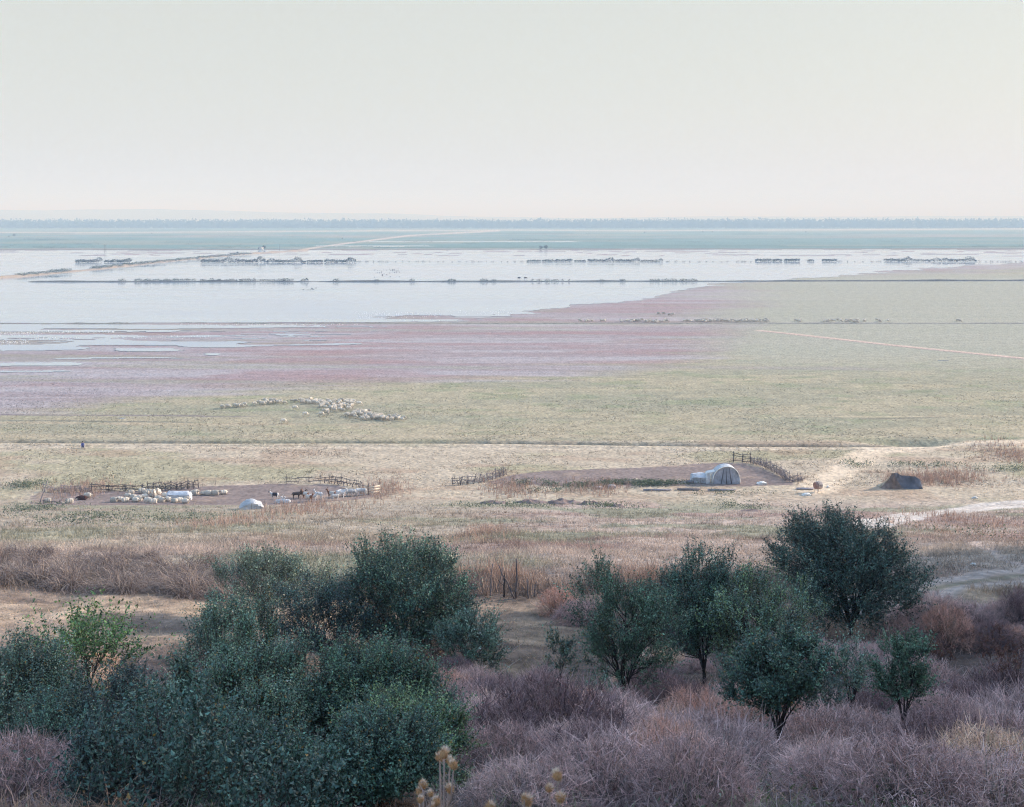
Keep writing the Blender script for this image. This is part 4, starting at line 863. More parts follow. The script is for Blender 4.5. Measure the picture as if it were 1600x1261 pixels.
# eroded earth bank
def earth_bank():
    b = gp(1411, 764); root = empty('earth_bank', b, 0, 'dark eroded earth bank with a steep scooped face beside the path', 'earth bank')
    xs = np.linspace(-3.0, 2.9, 36); ts = np.linspace(0, 1, 14)
    top = np.interp(xs, [-3, -2.3, -1.9, -1.35, -.7, 0, .8, 1.9, 2.6, 2.9], [.1, .9, 1.3, 2.15, 2.3, 1.8, 1.75, 1.7, 1.3, .1]); r = np.random.default_rng(3)
    G = np.zeros((14, 36, 3)); back = np.zeros((6, 36, 3))
    for j, x in enumerate(xs):
        n_ = fbm(np.array([x * 1.3]), np.array([0.]), 5)[0]; scoop = .7 * math.exp(-((x - .6) / 1.2) ** 2)
        for i, t in enumerate(ts): G[i, j] = (x + .12 * (fbm(np.array([x * 2]), np.array([t * 3]), 9)[0] - .5), -.2 + t * .7 + scoop * math.sin(t * 2.2) + .5 * (fbm(np.array([x * 2.2]), np.array([t * 3.]), 6)[0] - .5), top[j] * t - .1)
        for i, t in enumerate(np.linspace(0, 1, 6)): back[i, j] = (x, G[13, j, 1] + t * 3.2, G[13, j, 2] * (1 - t) + (-.25) * t + .12 * math.sin(t * 3.1))
    cc = np.where(((G[..., 0] + .5 * G[..., 2]) < -.1)[..., None], (.20, .15, .13), (.13, .135, .165)) * (.6 + .8 * fbm(G[..., 0] * 3, G[..., 2] * 2.5, 14))[..., None]; m = MB(); m.grid(G, cc); m.build('cut_face', M_earth, root, True)  # blue-grey part puts the shade of the scooped face into its colour
    m = MB(); m.grid(back, (.42, .34, .25)); m.build('grassy_back', M_earth, root, True)
earth_bank()
# manure heaps
for i, (u, v, wpx, hpx) in enumerate([(772, 785, 46, 4), (828, 784, 50, 4.5), (880, 785, 60, 6), (922, 787, 46, 6), (962, 790, 34, 4), (1175, 797, 40, 3)]):
    b = gp(u, v + 2); k = F / b.y; r = np.random.default_rng(i); n = 26; Wd, Ht = wpx / k / 2, hpx / k
    a = np.linspace(0, 2 * np.pi, n, endpoint=False); G = np.array([[[math.cos(t) * Wd * q * (1 + .25 * math.sin(t * 3 + i) + .12 * math.sin(t * 7 + 2 * i)), math.sin(t) * Wd * .7 * q, 0] for t in a] for q in np.linspace(1, .02, 10)])
    G[..., 2] = (1 - (np.linspace(1, .02, 10) ** 3))[:, None] * Ht * (.1 + 1.6 * fbm(G[..., 0] * 1.5 + i * 7, G[..., 1] * 1.5, 301, 3)) - .06
    m = MB(); m.grid(G, (.22, .17, .16), closed=True); o = m.build('manure_heap', M_earth, None, True, b)
    tag(o, ['low brown manure heap at the left end of the row', 'second brown manure heap from the left in the row', 'widest brown manure heap in the middle of the row', 'brown manure heap right of the widest one', 'small brown manure heap at the right end of the row', 'dark flat heap of dung left of the broad tree'][i], 'heap', 'manure heaps below the pens')

# ------------------------------------------------------------------ animals
def skin_mesh(name, verts, edges, radii, colf, mat_, sub=1, root=0):
    me = bpy.data.meshes.new('tmp'); me.from_pydata(verts, edges, []); me.update(); o = bpy.data.objects.new('tmp', me); COL.objects.link(o)
    md = o.modifiers.new('s', 'SKIN'); md.use_smooth_shade = True
    for i, r in enumerate(radii):
        sv = me.skin_vertices[0].data[i]; sv.radius = r if isinstance(r, tuple) else (r, r); sv.use_root = (i == root)
    ss = o.modifiers.new('u', 'SUBSURF'); ss.levels = sub; ss.render_levels = sub
    dg = bpy.context.evaluated_depsgraph_get(); ev = o.evaluated_get(dg); nm = bpy.data.meshes.new_from_object(ev); nm.name = name
    bpy.data.objects.remove(o); bpy.data.meshes.remove(me)
    co = np.empty(len(nm.vertices) * 3, np.float32); nm.vertices.foreach_get('co', co); co = co.reshape(-1, 3)
    for at_ in list(nm.color_attributes): nm.color_attributes.remove(at_)
    a = nm.color_attributes.new('Col', 'FLOAT_COLOR', 'POINT'); c = np.ones((len(co), 4), np.float32); c[:, :3] = np.array([colf(*p) for p in co]); a.data.foreach_set('color', c.ravel())
    nm.materials.clear(); nm.materials.append(mat_); nm.polygons.foreach_set('use_smooth', np.ones(len(nm.polygons), bool)); return nm
def meta_mesh(name, els, colf, mat_, res=.045):
    """els: (x, y, z, rx, ry, rz, pitch) ellipsoids melted into one continuous skin"""
    mbd = bpy.data.metaballs.new('tmp'); mbd.resolution = res; mbd.render_resolution = res; mbd.threshold = .6
    for (x, y, z, rx, ry, rz, pi) in els:
        e = mbd.elements.new(type='ELLIPSOID'); e.co = (x, y, z); e.radius = 1.0 * MBK; e.size_x, e.size_y, e.size_z = rx, ry, rz; e.rotation = Euler((0, pi, 0)).to_quaternion(); e.stiffness = 8
    o = bpy.data.objects.new('metatmp_' + name, mbd); COL.objects.link(o); dg = bpy.context.evaluated_depsgraph_get(); dg.update(); nm = bpy.data.meshes.new_from_object(o.evaluated_get(dg)); nm.name = name
    bpy.data.objects.remove(o); bpy.data.metaballs.remove(mbd)
    co = np.empty(len(nm.vertices) * 3, np.float32); nm.vertices.foreach_get('co', co); co = co.reshape(-1, 3)
    a = nm.color_attributes.new('Col', 'FLOAT_COLOR', 'POINT'); c = np.ones((len(co), 4), np.float32); c[:, :3] = np.array([colf(*p) for p in co]); a.data.foreach_set('color', c.ravel())
    nm.materials.clear(); nm.materials.append(mat_); nm.polygons.foreach_set('use_smooth', np.ones(len(nm.polygons), bool)); return nm
MBK = 1.0
def quad_mesh(name, head, body_r, leg, colf, lying=False, horns=False, ears=.05):
    """quadruped facing +x. head = (x, z) of muzzle end"""
    b = body_r * 1.25; z0 = leg + body_r * .85 if not lying else body_r * .8; hx, hz = head
    E = [(-.02, 0, z0, .46, b * .95, b, 0), (-.30, 0, z0 + .02, .28, b, b * .98, 0), (.26, 0, z0 + .02, .26, b * .85, b * .95, 0), (.05, 0, z0 + b * .25, .36, b * .75, b * .8, 0)]
    nx, nz = .40, z0 + .06
    for t in (.25, .55, .85): E.append((nx + (hx - .1 - nx) * t, 0, nz + (hz + .07 - nz) * t, .14 - .03 * t, .12 - .03 * t, .15 - .04 * t, 0))
    pt = .7 if hz < z0 else .35
    E += [(hx - .06, 0, hz + .03, .13, .075, .085, pt), (hx + .04, 0, hz - .05, .08, .05, .055, pt)]
    for s_ in (-1, 1):
        E.append((hx - .13, s_ * .12, hz + .06, .04, .08, .03, 0))
        if horns:
            for k in range(4): E.append((hx - .12 - .05 * k, s_ * (.04 + .012 * k), hz + .13 + .06 * k, .03, .028, .05, -.5))
        if not lying:
            for (lx, hip) in ((.27, 0), (-.33, 1)):
                for k, (t, q) in enumerate(((1, .10 + .03 * hip), (.78, .075 + .02 * hip), (.55, .05), (.36, .042), (.18, .04), (.05, .042))): E.append((lx - (.05 if hip and .3 < t < .6 else 0), s_ * .13, leg * t, q * .95, q * .9, max(.09, leg * .2), 0))
        else:
            E += [(.36, s_ * .15, .08, .14, .06, .06, 0), (-.14, s_ * .24, .08, .18, .08, .08, 0)]
    E.append((-.55, 0, z0 - .08, .05, .05, .13, 0))
    return meta_mesh(name, E, colf, M_fleece, .04)
def wool(x, y, z): return (.74, .67, .58) if not (z < .22 or x > .62) else (.42, .35, .29)
def wool2(x, y, z): return (.62, .55, .47) if x < .6 else (.25, .20, .17)
def wool3(x, y, z): return (.70, .64, .56) if x < .52 else (.30, .25, .21)
S_graze = quad_mesh('sheep', (.72, .16), .27, .36, wool); S_stand = quad_mesh('sheep', (.78, .86), .27, .36, wool); S_graze2 = quad_mesh('sheep', (.68, .2), .29, .36, wool2)
S_lie = quad_mesh('sheep', (.62, .5), .37, .3, wool3, True); S_lie2 = quad_mesh('sheep', (.58, .34), .36, .3, wool, True)
def place(me, name, u, v, rz, label, cat, group, sc_=1.0, loc=None):
    p = loc or gp(u, v); o = link(name, me, None, p); o.rotation_euler = (0, 0, rz); o.scale = (sc_,) * 3; tag(o, label, cat, group); return o
r = random.Random(5); taken = []
def far_enough(p, d):
    if any((p - q).length < d for q in taken): return False
    taken.append(p); return True
# the flock on the green plain
FL = [(344, 384, 634, 638, 9), (398, 416, 630, 633, 5), (412, 444, 627, 631, 11), (458, 464, 627, 629, 2), (468, 500, 626, 632, 15), (500, 555, 627, 633, 24), (498, 552, 634, 638, 17), (512, 545, 638, 645, 9), (505, 515, 643, 647, 3), (541, 556, 648, 653, 5), (553, 580, 644, 650, 13), (565, 600, 650, 657, 17), (595, 632, 652, 657, 13)]
for (u0, u1, v0, v1, n) in FL:
    k = 0; tr_ = 0
    while k < n and tr_ < 300:
        tr_ += 1; t = (k + r.random()) / n; u = u0 + (u1 - u0) * t; u += r.uniform(-2, 2); v = r.uniform(v0, v1) if u0 != 344 else 638 - 4 * t + r.uniform(-.8, .8); p = gp(u, v + 1)
        if far_enough(p, .75): k += 1; place(r.choice([S_graze, S_graze, S_graze2]), 'sheep', u, v, r.gauss(.15, .5) + (math.pi if r.random() < .25 else 0), 'cream sheep grazing in the flock on the green plain', 'sheep', 'flock grazing on the green plain', r.uniform(.82, 1.0), p)
for u, v, l in [(461, 641, 'lone cream sheep at the left below the grazing flock'), (477, 651, 'sheep grazing just below the flock beside the dark track line'), (502, 651, 'sheep grazing alone right of the one below the flock'), (561, 634, 'single sheep right of the upper part of the flock'), (443, 662, 'solitary sheep farthest below the flock nearest the ditch')]:
    place(S_graze, 'sheep', u, v, .2, l, 'sheep', 'sheep straying from the flock', 1.1)
# distant line of sheep
FAR = [(903, 912, 3), (914, 926, 6), (936, 946, 4), (966, 975, 3), (978, 1004, 14), (985, 1000, 5), (1005, 1032, 16), (1036, 1048, 5), (1068, 1088, 8), (1085, 1140, 44), (1140, 1200, 36), (1242, 1252, 5), (1284, 1304, 10), (1308, 1342, 18), (1348, 1352, 2), (1368, 1388, 6), (1495, 1503, 3)]
for (u0, u1, n) in FAR:
    k = 0; tr_ = 0
    while k < n and tr_ < 200:
        tr_ += 1; u = r.uniform(u0, u1); v = 502.5 + r.gauss(0, .7) + (1.5 if 1000 < u < 1035 and r.random() < .4 else 0); p = gp(u, v)
        if far_enough(p, .9): k += 1; place(r.choice([S_graze, S_stand, S_graze2]), 'sheep', u, v, r.gauss(0, .5), 'tiny sheep in the long line by the far bank', 'sheep', 'distant line of sheep by the far bank', r.uniform(.9, 1.1), p)
for u, v in [(1029, 492), (1037, 492), (1046, 494), (1051, 493)]: place(S_graze2, 'sheep', u, v, 0, 'tiny sheep standing above the distant line', 'sheep', 'stray sheep above the distant line', 1.3)
# resting sheep in the pen
PEN = [(200, 778), (208, 781), (217, 783), (186, 784), (178, 785), (196, 785), (226, 779), (228, 774), (233, 771), (240, 778), (247, 783), (231, 785), (212, 785), (246, 773), (253, 785), (262, 784), (222, 771), (205, 773), (258, 778), (272, 786), (280, 785), (292, 783), (306, 773), (303, 774), (318, 774), (325, 774), (337, 774), (350, 773), (75, 786), (109, 787), (290, 787), (240, 787)]
for i, (u, v) in enumerate(PEN):
    p = gp(u, v - .5)
    place(S_lie if i % 3 else S_lie2, 'sheep', u, v, r.uniform(-.6, .6) + (math.pi if r.random() < .4 else 0), 'cream woolly sheep lying in the left pen', 'sheep', 'sheep resting in the left pen', r.uniform(.88, 1.08), p)
for u, v, l in [(240, 778, 'large grey sheep standing among the resting sheep'), (246, 776, 'pale sheep standing beside the large grey sheep')]:
    place(S_stand, 'sheep', u, v, -1.3, l, 'sheep', 'sheep standing in the left pen', 1.25)
def brown(x, y, z): return (.085, .04, .035) if x < .55 else (.10, .05, .04)
place(quad_mesh('brown_sheep', (.68, .2), .26, .3, brown, True), 'brown_sheep', 128, 781, math.pi, 'dark brown sheep lying alone at the left of the pen', 'sheep', None, 1.25)
place(S_lie2, 'sheep', 137, 778, 0, 'pale sheep lying behind the dark brown sheep', 'sheep', None, 1.1)
# goats
def gw(x, y, z): return (.70, .70, .72)
def gbw(x, y, z): return (.06, .05, .06) if (-.35 < x < .25 or x > .6) else (.66, .66, .68)
def gbr(x, y, z): return (.24, .12, .08) if (x > .2 or x < -.38) else (.68, .65, .62)
def gdk(x, y, z): return (.11, .08, .07)
G_w = quad_mesh('goat', (.70, .98), .21, .42, gw, horns=True); G_wg = quad_mesh('goat', (.78, .45), .21, .42, gw, horns=True); G_l = quad_mesh('goat', (.62, .6), .23, .3, gw, True, True); G_bw = quad_mesh('goat', (.72, .9), .21, .42, gbw, horns=True)
G_br = quad_mesh('goat', (.70, .96), .22, .42, gbr, horns=True); G_dk = quad_mesh('goat', (.70, .9), .20, .42, gdk, horns=True)
for me, u, v, rz, l, s_ in [(G_bw, 429, 780, 3.1, 'black and white goat standing at the left of the goat pen', 1.1), (G_l, 437, 786, .2, 'white goat lying left in the pair in front of the black and white goat', 1.2), (G_l, 447, 786, 2.9, 'white goat lying right in the pair in front of the black and white goat', 1.2),
                            (G_dk, 463, 779, 0, 'dark brown goat behind the dry stalks', 1.1), (G_dk, 471, 778, .4, 'second dark brown goat right of the first dark one', 1.1), (G_br, 477, 779, 2.6, 'brown and white goat with a pale back', 1.1), (G_br, 483, 784, -.6, 'brown headed goat turned to the camera', 1.1),
                            (G_w, 489, 783, 0, 'white goat beside the brown headed goat', 1.1), (G_w, 498, 779, 2.9, 'white goat standing alone in the middle of the goat pen', 1.1), (G_br, 518, 779, 2.8, 'white goat with brown patches left of the white group', 1.2), (G_w, 524, 782, .4, 'white goat in front of the patched goat', 1.1)]:
    place(me, 'goat', u, v, rz, l, 'goat', None, s_)
for u, v, rz in [(533, 778, 0), (538, 776, 2.9), (546, 776, .1), (550, 775, 2.7), (562, 774, .3), (566, 774, 3.0), (530, 776, 1)]:
    place(G_w if u % 2 else G_wg, 'goat', u, v, rz, 'white goat crowded near the slatted gate', 'goat', 'white goats crowded near the gate', 1.2)

# person sitting by the ditch
def person():
    V = [(0, 0, .22), (0, .02, .45), (0, 0, .68), (0, 0, .82), (0, -.03, .95), (0, -.04, 1.05)]; E = [(0, 1), (1, 2), (2, 3), (3, 4), (4, 5)]; R = [(.17, .14), (.16, .12), (.18, .12), .06, .10, .08]
    for s_ in (-1, 1):
        j = len(V); V += [(s_ * .19, 0, .70), (s_ * .26, -.08, .45), (s_ * .16, -.28, .38), (s_ * .10, -.38, .38)]; E += [(2, j), (j, j + 1), (j + 1, j + 2), (j + 2, j + 3)]; R += [.065, .05, .04, .035]
        j = len(V); V += [(s_ * .12, -.10, .20), (s_ * .16, -.42, .42), (s_ * .14, -.58, .08), (s_ * .14, -.72, .05)]; E += [(0, j), (j, j + 1), (j + 1, j + 2), (j + 2, j + 3)]; R += [.10, .075, .05, .04]
    def cf(x, y, z):
        if z > .88: return (.40, .26, .19)
        if z > .4 and y > -.3: return (.10, .12, .34)
        return (.08, .08, .16)
    b = gp(129, 700); root = empty('person', b, .4, 'person in a blue jacket sitting by the ditch in the dry pasture', 'person')
    link('body', skin_mesh('body', V, E, R, cf, M_cloth, 2), root)
    m = MB(); th = np.linspace(0, 1.7, 6)[:, None]; ph = np.linspace(0, 2 * np.pi, 14, endpoint=False)[None]; m.grid(np.stack([np.sin(th) * np.cos(ph) * .115, np.sin(th) * np.sin(ph) * .12 - .02, 1.02 + np.cos(th) * .115 + 0 * ph], -1), (.03, .025, .025), closed=True); m.build('hair', M_cloth, root, True)
person()

# ------------------------------------------------------------------ reeds, banks and bushes on the water
def clump_np(cx, cy, w_, h_, n, cols, r, dep=None, z0=0):
    """upright leafy mass: n small faces filling a lumpy low dome"""
    dep = dep or w_; a = r.uniform(-1, 1, (n, 3)); a[:, 2] = r.random(n) ** .8
    nn = fbm(a[:, 0] * w_ / 6 + cx * .31, a[:, 0] * 0 + cy * .17, 401, 3)
    P = np.stack([cx + a[:, 0] * w_ / 2, cy + a[:, 1] * dep / 2, z0 + a[:, 2] * h_ * (.1 + 1.6 * nn) * (1 - .5 * np.abs(a[:, 0]) ** 6)], 1)
    s_ = h_ * r.uniform(.12, .3, n); D = unit(r.normal(0, .5, (n, 3)) + [0, 0, .8]); S = unit(np.cross(D, r.normal(0, 1, (n, 3))))
    return leaves(P, D, S, s_, s_ * .7, pick(cols, n, .2, r))
def row(name, v, spans, h_, label, cat, group, cols, dens=9, dep=5, vs_=None, z0=.0):
    for i, (u0, u1) in enumerate(spans):
        va = v if vs_ is None else vs_[i]; y = F * H / (va - CV); x0, x1 = (u0 - CU) / F * y, (u1 - CU) / F * y; w_ = x1 - x0; r = np.random.default_rng(abs(int(u0)) + 7)
        V, T, C = clump_np(0, 0, w_, h_ * r.uniform(.85, 1.15), int(max(30, w_ * dens)), cols, r, dep)
        o = link(name, npmesh(name, V, T, C, False, [M_far]), None, ((x0 + x1) / 2, y, z0)); tag(o, label, cat, group)
REED = ((.07, .08, .085), (.10, .105, .10), (.055, .06, .07))
row('reed_bed', 410.5, [(118, 160), (163, 171), (172, 205), (314, 365), (366, 415), (416, 478), (480, 504), (507, 556)], 3.4, 'dark reed bed standing in the far water left of the middle', 'reeds', 'reed beds in the far water on the left', REED, 30)
row('reed_bed', 409.5, [(823, 845), (847, 865), (866, 894), (897, 915), (918, 960), (961, 1000), (1001, 1036)], 3.0, 'dark reed bed standing in the far water right of the middle', 'reeds', 'reed beds in the far water right of the middle', REED, 30)
row('reed_bed', 408.6, [(1180, 1205), (1207, 1222), (1225, 1250), (1262, 1272), (1285, 1308), (1382, 1425), (1426, 1470), (1471, 1526)], 3.0, 'dark reed bed standing in the far water at the right', 'reeds', 'reed beds in the far water on the right', REED, 30)
rr_ = random.Random(3); sp = []
for u in range(560, 822, 11): sp.append((u + rr_.uniform(-3, 3), u + rr_.uniform(2, 7)))
for u in list(range(1040, 1180, 12)) + list(range(1310, 1380, 12)) + list(range(1530, 1600, 9)): sp.append((u + rr_.uniform(-3, 3), u + rr_.uniform(2, 7)))
row('reed_tuft', 409.6, sp, 1.8, 'small reed tuft on the thin line across the far water', 'reeds', 'small tufts along the line across the far water', REED, 16, 3)
# banks: low earth ridges
def bank(name, P, hw, hh, label, col):
    P = smooth_path(P, 10); P = np.array(P); T = np.gradient(P, axis=0); T = unit(T); Nn = np.stack([-T[:, 1], T[:, 0]], 1); prof = [(-1, -.1), (-.45, .8), (0, 1), (.45, .8), (1, -.1)]
    n_ = fbm(P[:, 0] / 9, P[:, 1] / 9, 411); G = np.array([[[p[0] + nn[0] * a * hw, p[1] + nn[1] * a * hw, hh * b * (-.1 + 2.2 * k)] for a, b in prof] for p, nn, k in zip(P, Nn, n_)])
    m = MB(); m.grid(G, col); o = m.build(name, M_earth, None, True); tag(o, label, 'bank', None, 'structure')
def W2(u, v): y = F * H / (v - CV); return ((u - CU) / F * y, y)
bank('dyke', [W2(45, 440.8), W2(300, 440.5), W2(700, 440.3), W2(1100, 440), W2(1400, 439.5), W2(1700, 439)], 1.6, .7, None, (.17, .16, .155))
bank('dyke', [W2(-60, 439.5), W2(40, 431.5), W2(150, 421), W2(260, 409), W2(360, 399.5), W2(430, 394.5), W2(480, 391)], 5, 1.2, None, (.34, .28, .23))
bank('dyke', [W2(-100, 506), W2(200, 506.3), W2(500, 506.3), W2(800, 506), W2(1100, 506), W2(1700, 505.5)], 1.0, .22, None, (.26, .25, .22))
bank('dyke', [W2(-200, 390.6), W2(300, 390.4), W2(700, 390), W2(1200, 389.2), W2(1700, 388.5)], 6, .8, None, (.2, .18, .16))
BSH = ((.09, .11, .09), (.12, .14, .11), (.075, .085, .08))
sp = [(185, 196), (210, 222), (224, 236), (238, 252), (255, 266), (268, 280), (282, 298), (300, 306), (312, 322), (326, 334), (338, 346), (350, 372), (374, 400), (402, 430), (432, 458), (470, 482), (520, 530), (585, 592), (640, 648), (700, 712), (750, 762), (768, 776)]
row('dyke_bush', 440.4, sp, 2.2, 'low dark bush on the left half of the long dyke', 'bush', 'bushes along the left half of the long dyke', BSH, 22, 3, z0=.3)
sp = [(830, 834), (838, 846), (851, 859), (861, 874), (877, 880), (888, 890), (937, 943), (968, 977), (1014, 1021), (1022, 1030), (1033, 1044), (1044, 1058), (1062, 1074), (1075, 1090)]
row('dyke_bush', 440.3, sp, 2.1, 'low dark bush on the right half of the long dyke', 'bush', 'bushes along the right half of the long dyke', BSH, 22, 3, z0=.2)
sp = []; vv_ = []
for i in range(22):
    t = i / 21; u = 34 + t * 350
    if 112 < u < 146: continue
    sp.append((u - 9, u + 9)); vv_.append(float(np.interp(u, [34, 150, 260, 400], [432, 421, 409.5, 396.5])) + .3)
row('dyke_bush', 0, sp, 3.0, 'grey green bush on the slanting dyke at the left', 'bush', 'bushes along the slanting dyke', ((.14, .175, .15), (.10, .125, .115)), 22, 8, vv_, .6)
sp = [(115, 135), (170, 195), (196, 200), (280, 300), (303, 325), (365, 375), (395, 415), (570, 580), (583, 596)]
row('bank_weed', 506.0, sp, .7, 'low weedy growth on the thin bank across the flooded flats', 'weeds', 'weeds on the thin bank', ((.10, .12, .07), (.14, .14, .09)), 26, 1.2, z0=.1)
# sedge lines on the far plain
sp = []; vv_ = []
for i in range(46):
    u = rr_.uniform(-20, 1600); v = rr_.choice([366, 369, 372, 375, 379, 382, 386.5, 387.5]) + rr_.uniform(-.8, .8); w_ = rr_.uniform(15, 70); sp.append((u, u + w_)); vv_.append(v)
row('hedge_line', 0, sp, 2.6, 'thin dark hedge line on the far green fields', 'hedge', 'hedge lines on the far fields', BSH, 5, 12, vv_)
# scattered far trees, > trunk, crown
def far_tree(u, v, hpx, label, group=None):
    y = F * H / (v - CV); h_ = hpx / F * y; root = empty('field_tree', ((u - CU) / F * y, y, 0), 0, label, 'tree', group); r = np.random.default_rng(int(u)); m = MB(); m.tube([(0, 0, -.2), (0, 0, h_ * .5)], [h_ * .05, h_ * .03], 6, (.06, .05, .05)); m.build('trunk', M_bark, root)
    n = 260; a = unit(r.normal(0, 1, (n, 3))) * (r.random((n, 1)) ** .4); P = a * [h_ * .42, h_ * .42, h_ * .36] * (.75 + .5 * fbm(a[:, :1] * 2 + u, a[:, 2:] * 2, 5)) + [0, 0, h_ * .6]
    D = unit(r.normal(0, 1, (n, 3))); V, T, C = leaves(P, D, unit(np.cross(D, r.normal(0, 1, (n, 3)))), np.full(n, h_ * .16), np.full(n, h_ * .12), pick(BSH, n, .2, r)); link('crown', npmesh('crown', V, T, C, False, [M_far]), root)
for u, v, h_, l in [(412, 390.5, 7, 'tree behind the small white house'), (405, 391, 5, 'small tree left of the white house'), (22, 370, 5, 'tree at the far left edge of the green fields'), (14, 371, 3, 'bush left of the tree at the far left edge'), (845, 390, 6, 'isolated bush on the shore of the far water'), (853, 390, 7, 'thin tree right of the isolated bush on the far shore'),
                    (371, 397, 4, 'round bush on the slanting dyke near its far end'), (38, 432, 5, 'dark round bush at the near end of the slanting dyke'), (237, 366, 2.5, 'tiny tree on the far fields left'), (535, 374, 2.5, 'tiny tree on the far fields left of middle'), (1007, 365, 3, 'tiny tree beneath the far forest right of middle'), (1098, 364, 3, 'left of two tiny trees below the forest'), (1113, 364, 3, 'right of two tiny trees below the forest'), (1259, 364, 3, 'tiny tree on the far fields at the right')]:
    far_tree(u, v, h_, l)
# house far away
def house():
    y = F * H / (391.0 - CV); b = Vector(((408 - CU) / F * y, y, 0)); root = empty('white_house', b, .2, 'tiny white house on the far end of the slanting dyke', 'house')
    m = MB(); m.box((0, 0, 2), (9, 6, 4), 0, (.8, .78, .74)); m.build('wall', M_sheet, root)
    m = MB(); m.add([[-4.8, -3.4, 3.95], [4.8, -3.4, 3.95], [4.8, 3.4, 3.95], [-4.8, 3.4, 3.95], [-4.8, 0, 6.2], [4.8, 0, 6.2]], [[0, 1, 5, 4], [2, 3, 4, 5], [0, 3, 2, 1]], [[0, 4, 3], [1, 2, 5]], (.45, .4, .38)); m.build('roof', M_sheet, root)
    for x in (-2.6, 0, 2.6): m = MB(); m.box((x, -3.01, 2.2), (1, .1, 1.2), 0, (.08, .09, .1)); m.build('window', M_cloth, root)
    m = MB(); m.box((4, -7, 1), (3, 3, 2), 0, (.7, .68, .66)); m.build('shed', M_sheet, root); root.scale = (.6, .6, .6)
house()
for u, v, h_, l in [(437, 391, 9, 'thin utility pole on the shore right of the white house'), (163, 394, 12, 'left of a pair of thin poles on the far left shore'), (165.5, 393, 11, 'right of a pair of thin poles on the far left shore')]:
    y = F * H / (v - CV); root = empty('utility_pole', ((u - CU) / F * y, y, 0), 0, l, 'pole'); hh = h_ / F * y; m = MB(); m.tube([(0, 0, -.3), (0, 0, hh)], [.25, .18], 6, (.12, .11, .11)); m.build('shaft', M_wood, root); m = MB(); m.box((0, 0, hh * .93), (2.2, .2, .2), 0, (.12, .11, .11)); m.build('crossarm', M_wood, root)
# birds
def birds(name, spans, n, col, label, size=.2):
    r = np.random.default_rng(9); P = []
    for (u0, u1, v0, v1, k) in spans:
        for _ in range(k):
            u = r.uniform(u0, u1); v = r.normal((v0 + v1) / 2, (v1 - v0) / 2); y = F * H / (v - CV); P.append(((u - CU) / F * y, y, .09 + size * .3))
    P = np.array(P); m = len(P); V = []; Tt = []
    oc = np.array([[1, 0, .2], [-1, 0, 0], [0, .5, 0], [0, -.5, 0], [0, 0, .6], [0, 0, -.5]]) * size * 1.0; tf = np.array([[0, 2, 4], [2, 1, 4], [1, 3, 4], [3, 0, 4], [2, 0, 5], [1, 2, 5], [3, 1, 5], [0, 3, 5]])
    V = (P[:, None] + oc[None] * r.uniform(.8, 1.2, (m, 1, 1))).reshape(-1, 3); Tt = (np.arange(m)[:, None, None] * 6 + tf[None]).reshape(-1, 3)
    o = link(name, npmesh(name, V, Tt, np.tile(col, (len(V), 1)), False, [M_cloth])); tag(o, label, 'birds', None, 'stuff')
birds('water_birds', [(0, 60, 520, 523, 90), (30, 180, 519, 521, 90), (0, 50, 534, 537, 80), (30, 130, 528, 530, 30), (555, 690, 489, 496, 200), (180, 330, 526, 529, 50), (700, 800, 486, 490, 60), (280, 560, 507, 508, 90)], 0, (.8, .8, .8), 'white water birds scattered over the muddy shallows')
birds('dark_birds', [(585, 625, 421, 428, 34), (470, 500, 451, 454, 8)], 0, (.08, .08, .1), 'dark water birds resting on the open water', .4)
for u, v, l in [(811, 437, 'left of two dark animals wading in the water'), (821, 437, 'right of two dark animals wading in the water')]:
    place(quad_mesh('cow', (.8, .5), .27, .45, gdk), 'cow', u, v, 0, l, 'cow', None, 1.8)

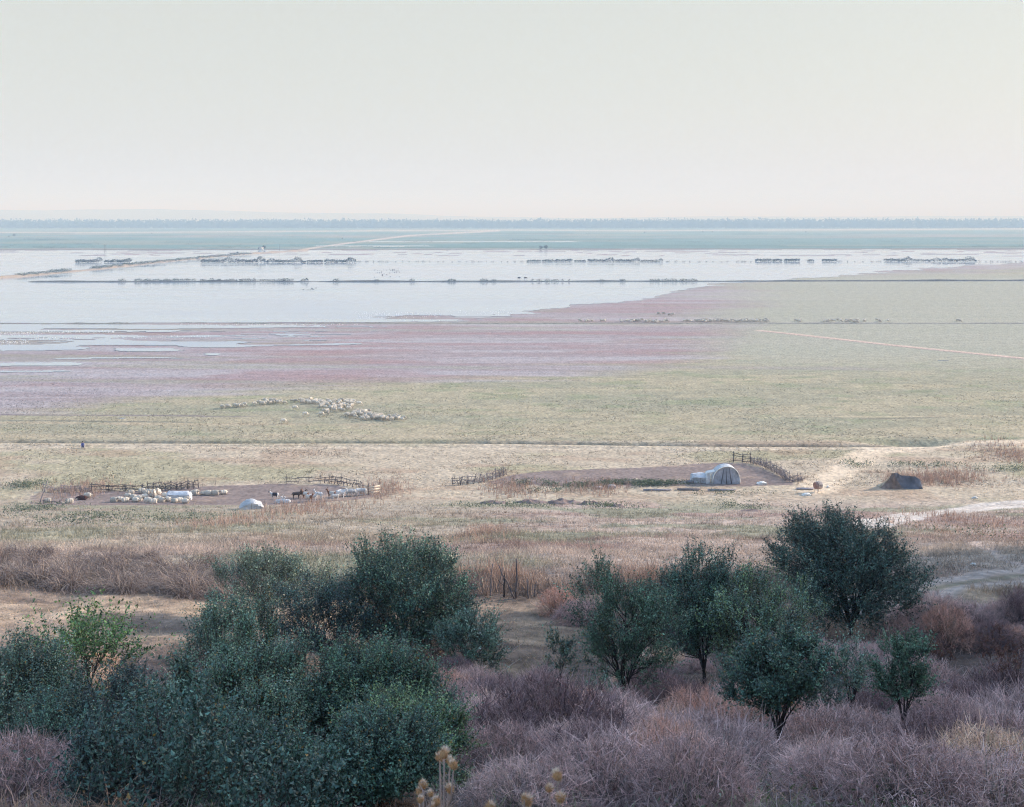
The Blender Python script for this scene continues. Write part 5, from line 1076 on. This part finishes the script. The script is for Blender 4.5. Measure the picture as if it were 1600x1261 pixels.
# ------------------------------------------------------------------ far forest
def forest():
    r = np.random.default_rng(77); V_, T_, C_ = [], [], []; n0 = 0
    for rowi, (yy, nt_, hs) in enumerate([(5060, 420, .70), (5110, 420, .80), (5210, 400, .9), (5290, 400, 1.0), (5380, 380, 1.05)]):
        xs = np.linspace(-2750, 2750, nt_) + r.normal(0, 4, nt_)
        for x in xs:
            u = CU + F * x / yy; y = yy + r.normal(0, 14) + 60 * sstep(900, 1600, u)
            h_ = (29 + 9 * fbm(np.array([x / 140]), np.array([rowi * 3.]), 501)[0] + 1.8 * r.normal()) * hs * (1 + .10 * float(sstep(850, 1100, u))); wv = r.uniform(6, 10); n = 46
            a = unit(r.normal(0, 1, (n, 3))) * (r.random((n, 1)) ** .35); P = a * [wv, wv, h_ * .52] + [x, y, h_ * .5]; D = unit(r.normal(0, 1, (n, 3)) + [0, 0, .3]); S = unit(np.cross(D, r.normal(0, 1, (n, 3)))); s_ = r.uniform(5, 9, n)
            V, T, C = leaves(P, D, S, s_, s_ * .8, np.tile(np.array((.035, .065, .07)) * r.uniform(.6, 1.5), (n, 1))); V_.append(V); T_.append(T + n0); C_.append(C); n0 += len(V)
    o = link('forest', npmesh('forest', np.vstack(V_), np.vstack(T_), np.vstack(C_), False, [M_far])); tag(o, 'long belt of dense trees closing the plain on the horizon', 'forest', None, 'stuff')
forest()

# ------------------------------------------------------------------ haze
def haze():
    m = bpy.data.materials.new('haze'); m.use_nodes = True; t = m.node_tree; t.nodes.remove(t.nodes['Principled BSDF']); v = t.nodes.new('ShaderNodeVolumePrincipled'); v.inputs['Color'].default_value = (.44, .67, 1, 1); v.inputs['Absorption Color'].default_value = (1, 1, 1, 1); v.inputs['Density'].default_value = HAZE; v.inputs['Anisotropy'].default_value = .0
    t.links.new(v.outputs[0], t.nodes['Material Output'].inputs['Volume'])
    mb_ = MB(); x = 52000; y0, y1 = -160, 22500; mb_.box((0, (y0 + y1) / 2, (260 - 7) / 2 - 2), (2 * x, y1 - y0, 267), 0); o = mb_.build('haze', m); tag(o, 'pale blue haze over the plain', 'haze', None, 'stuff')
    m.volume_intersection_method if hasattr(m, 'volume_intersection_method') else None
haze()
print('faces', sum(len(o.data.polygons) for o in sc.objects if o.type == 'MESH'))
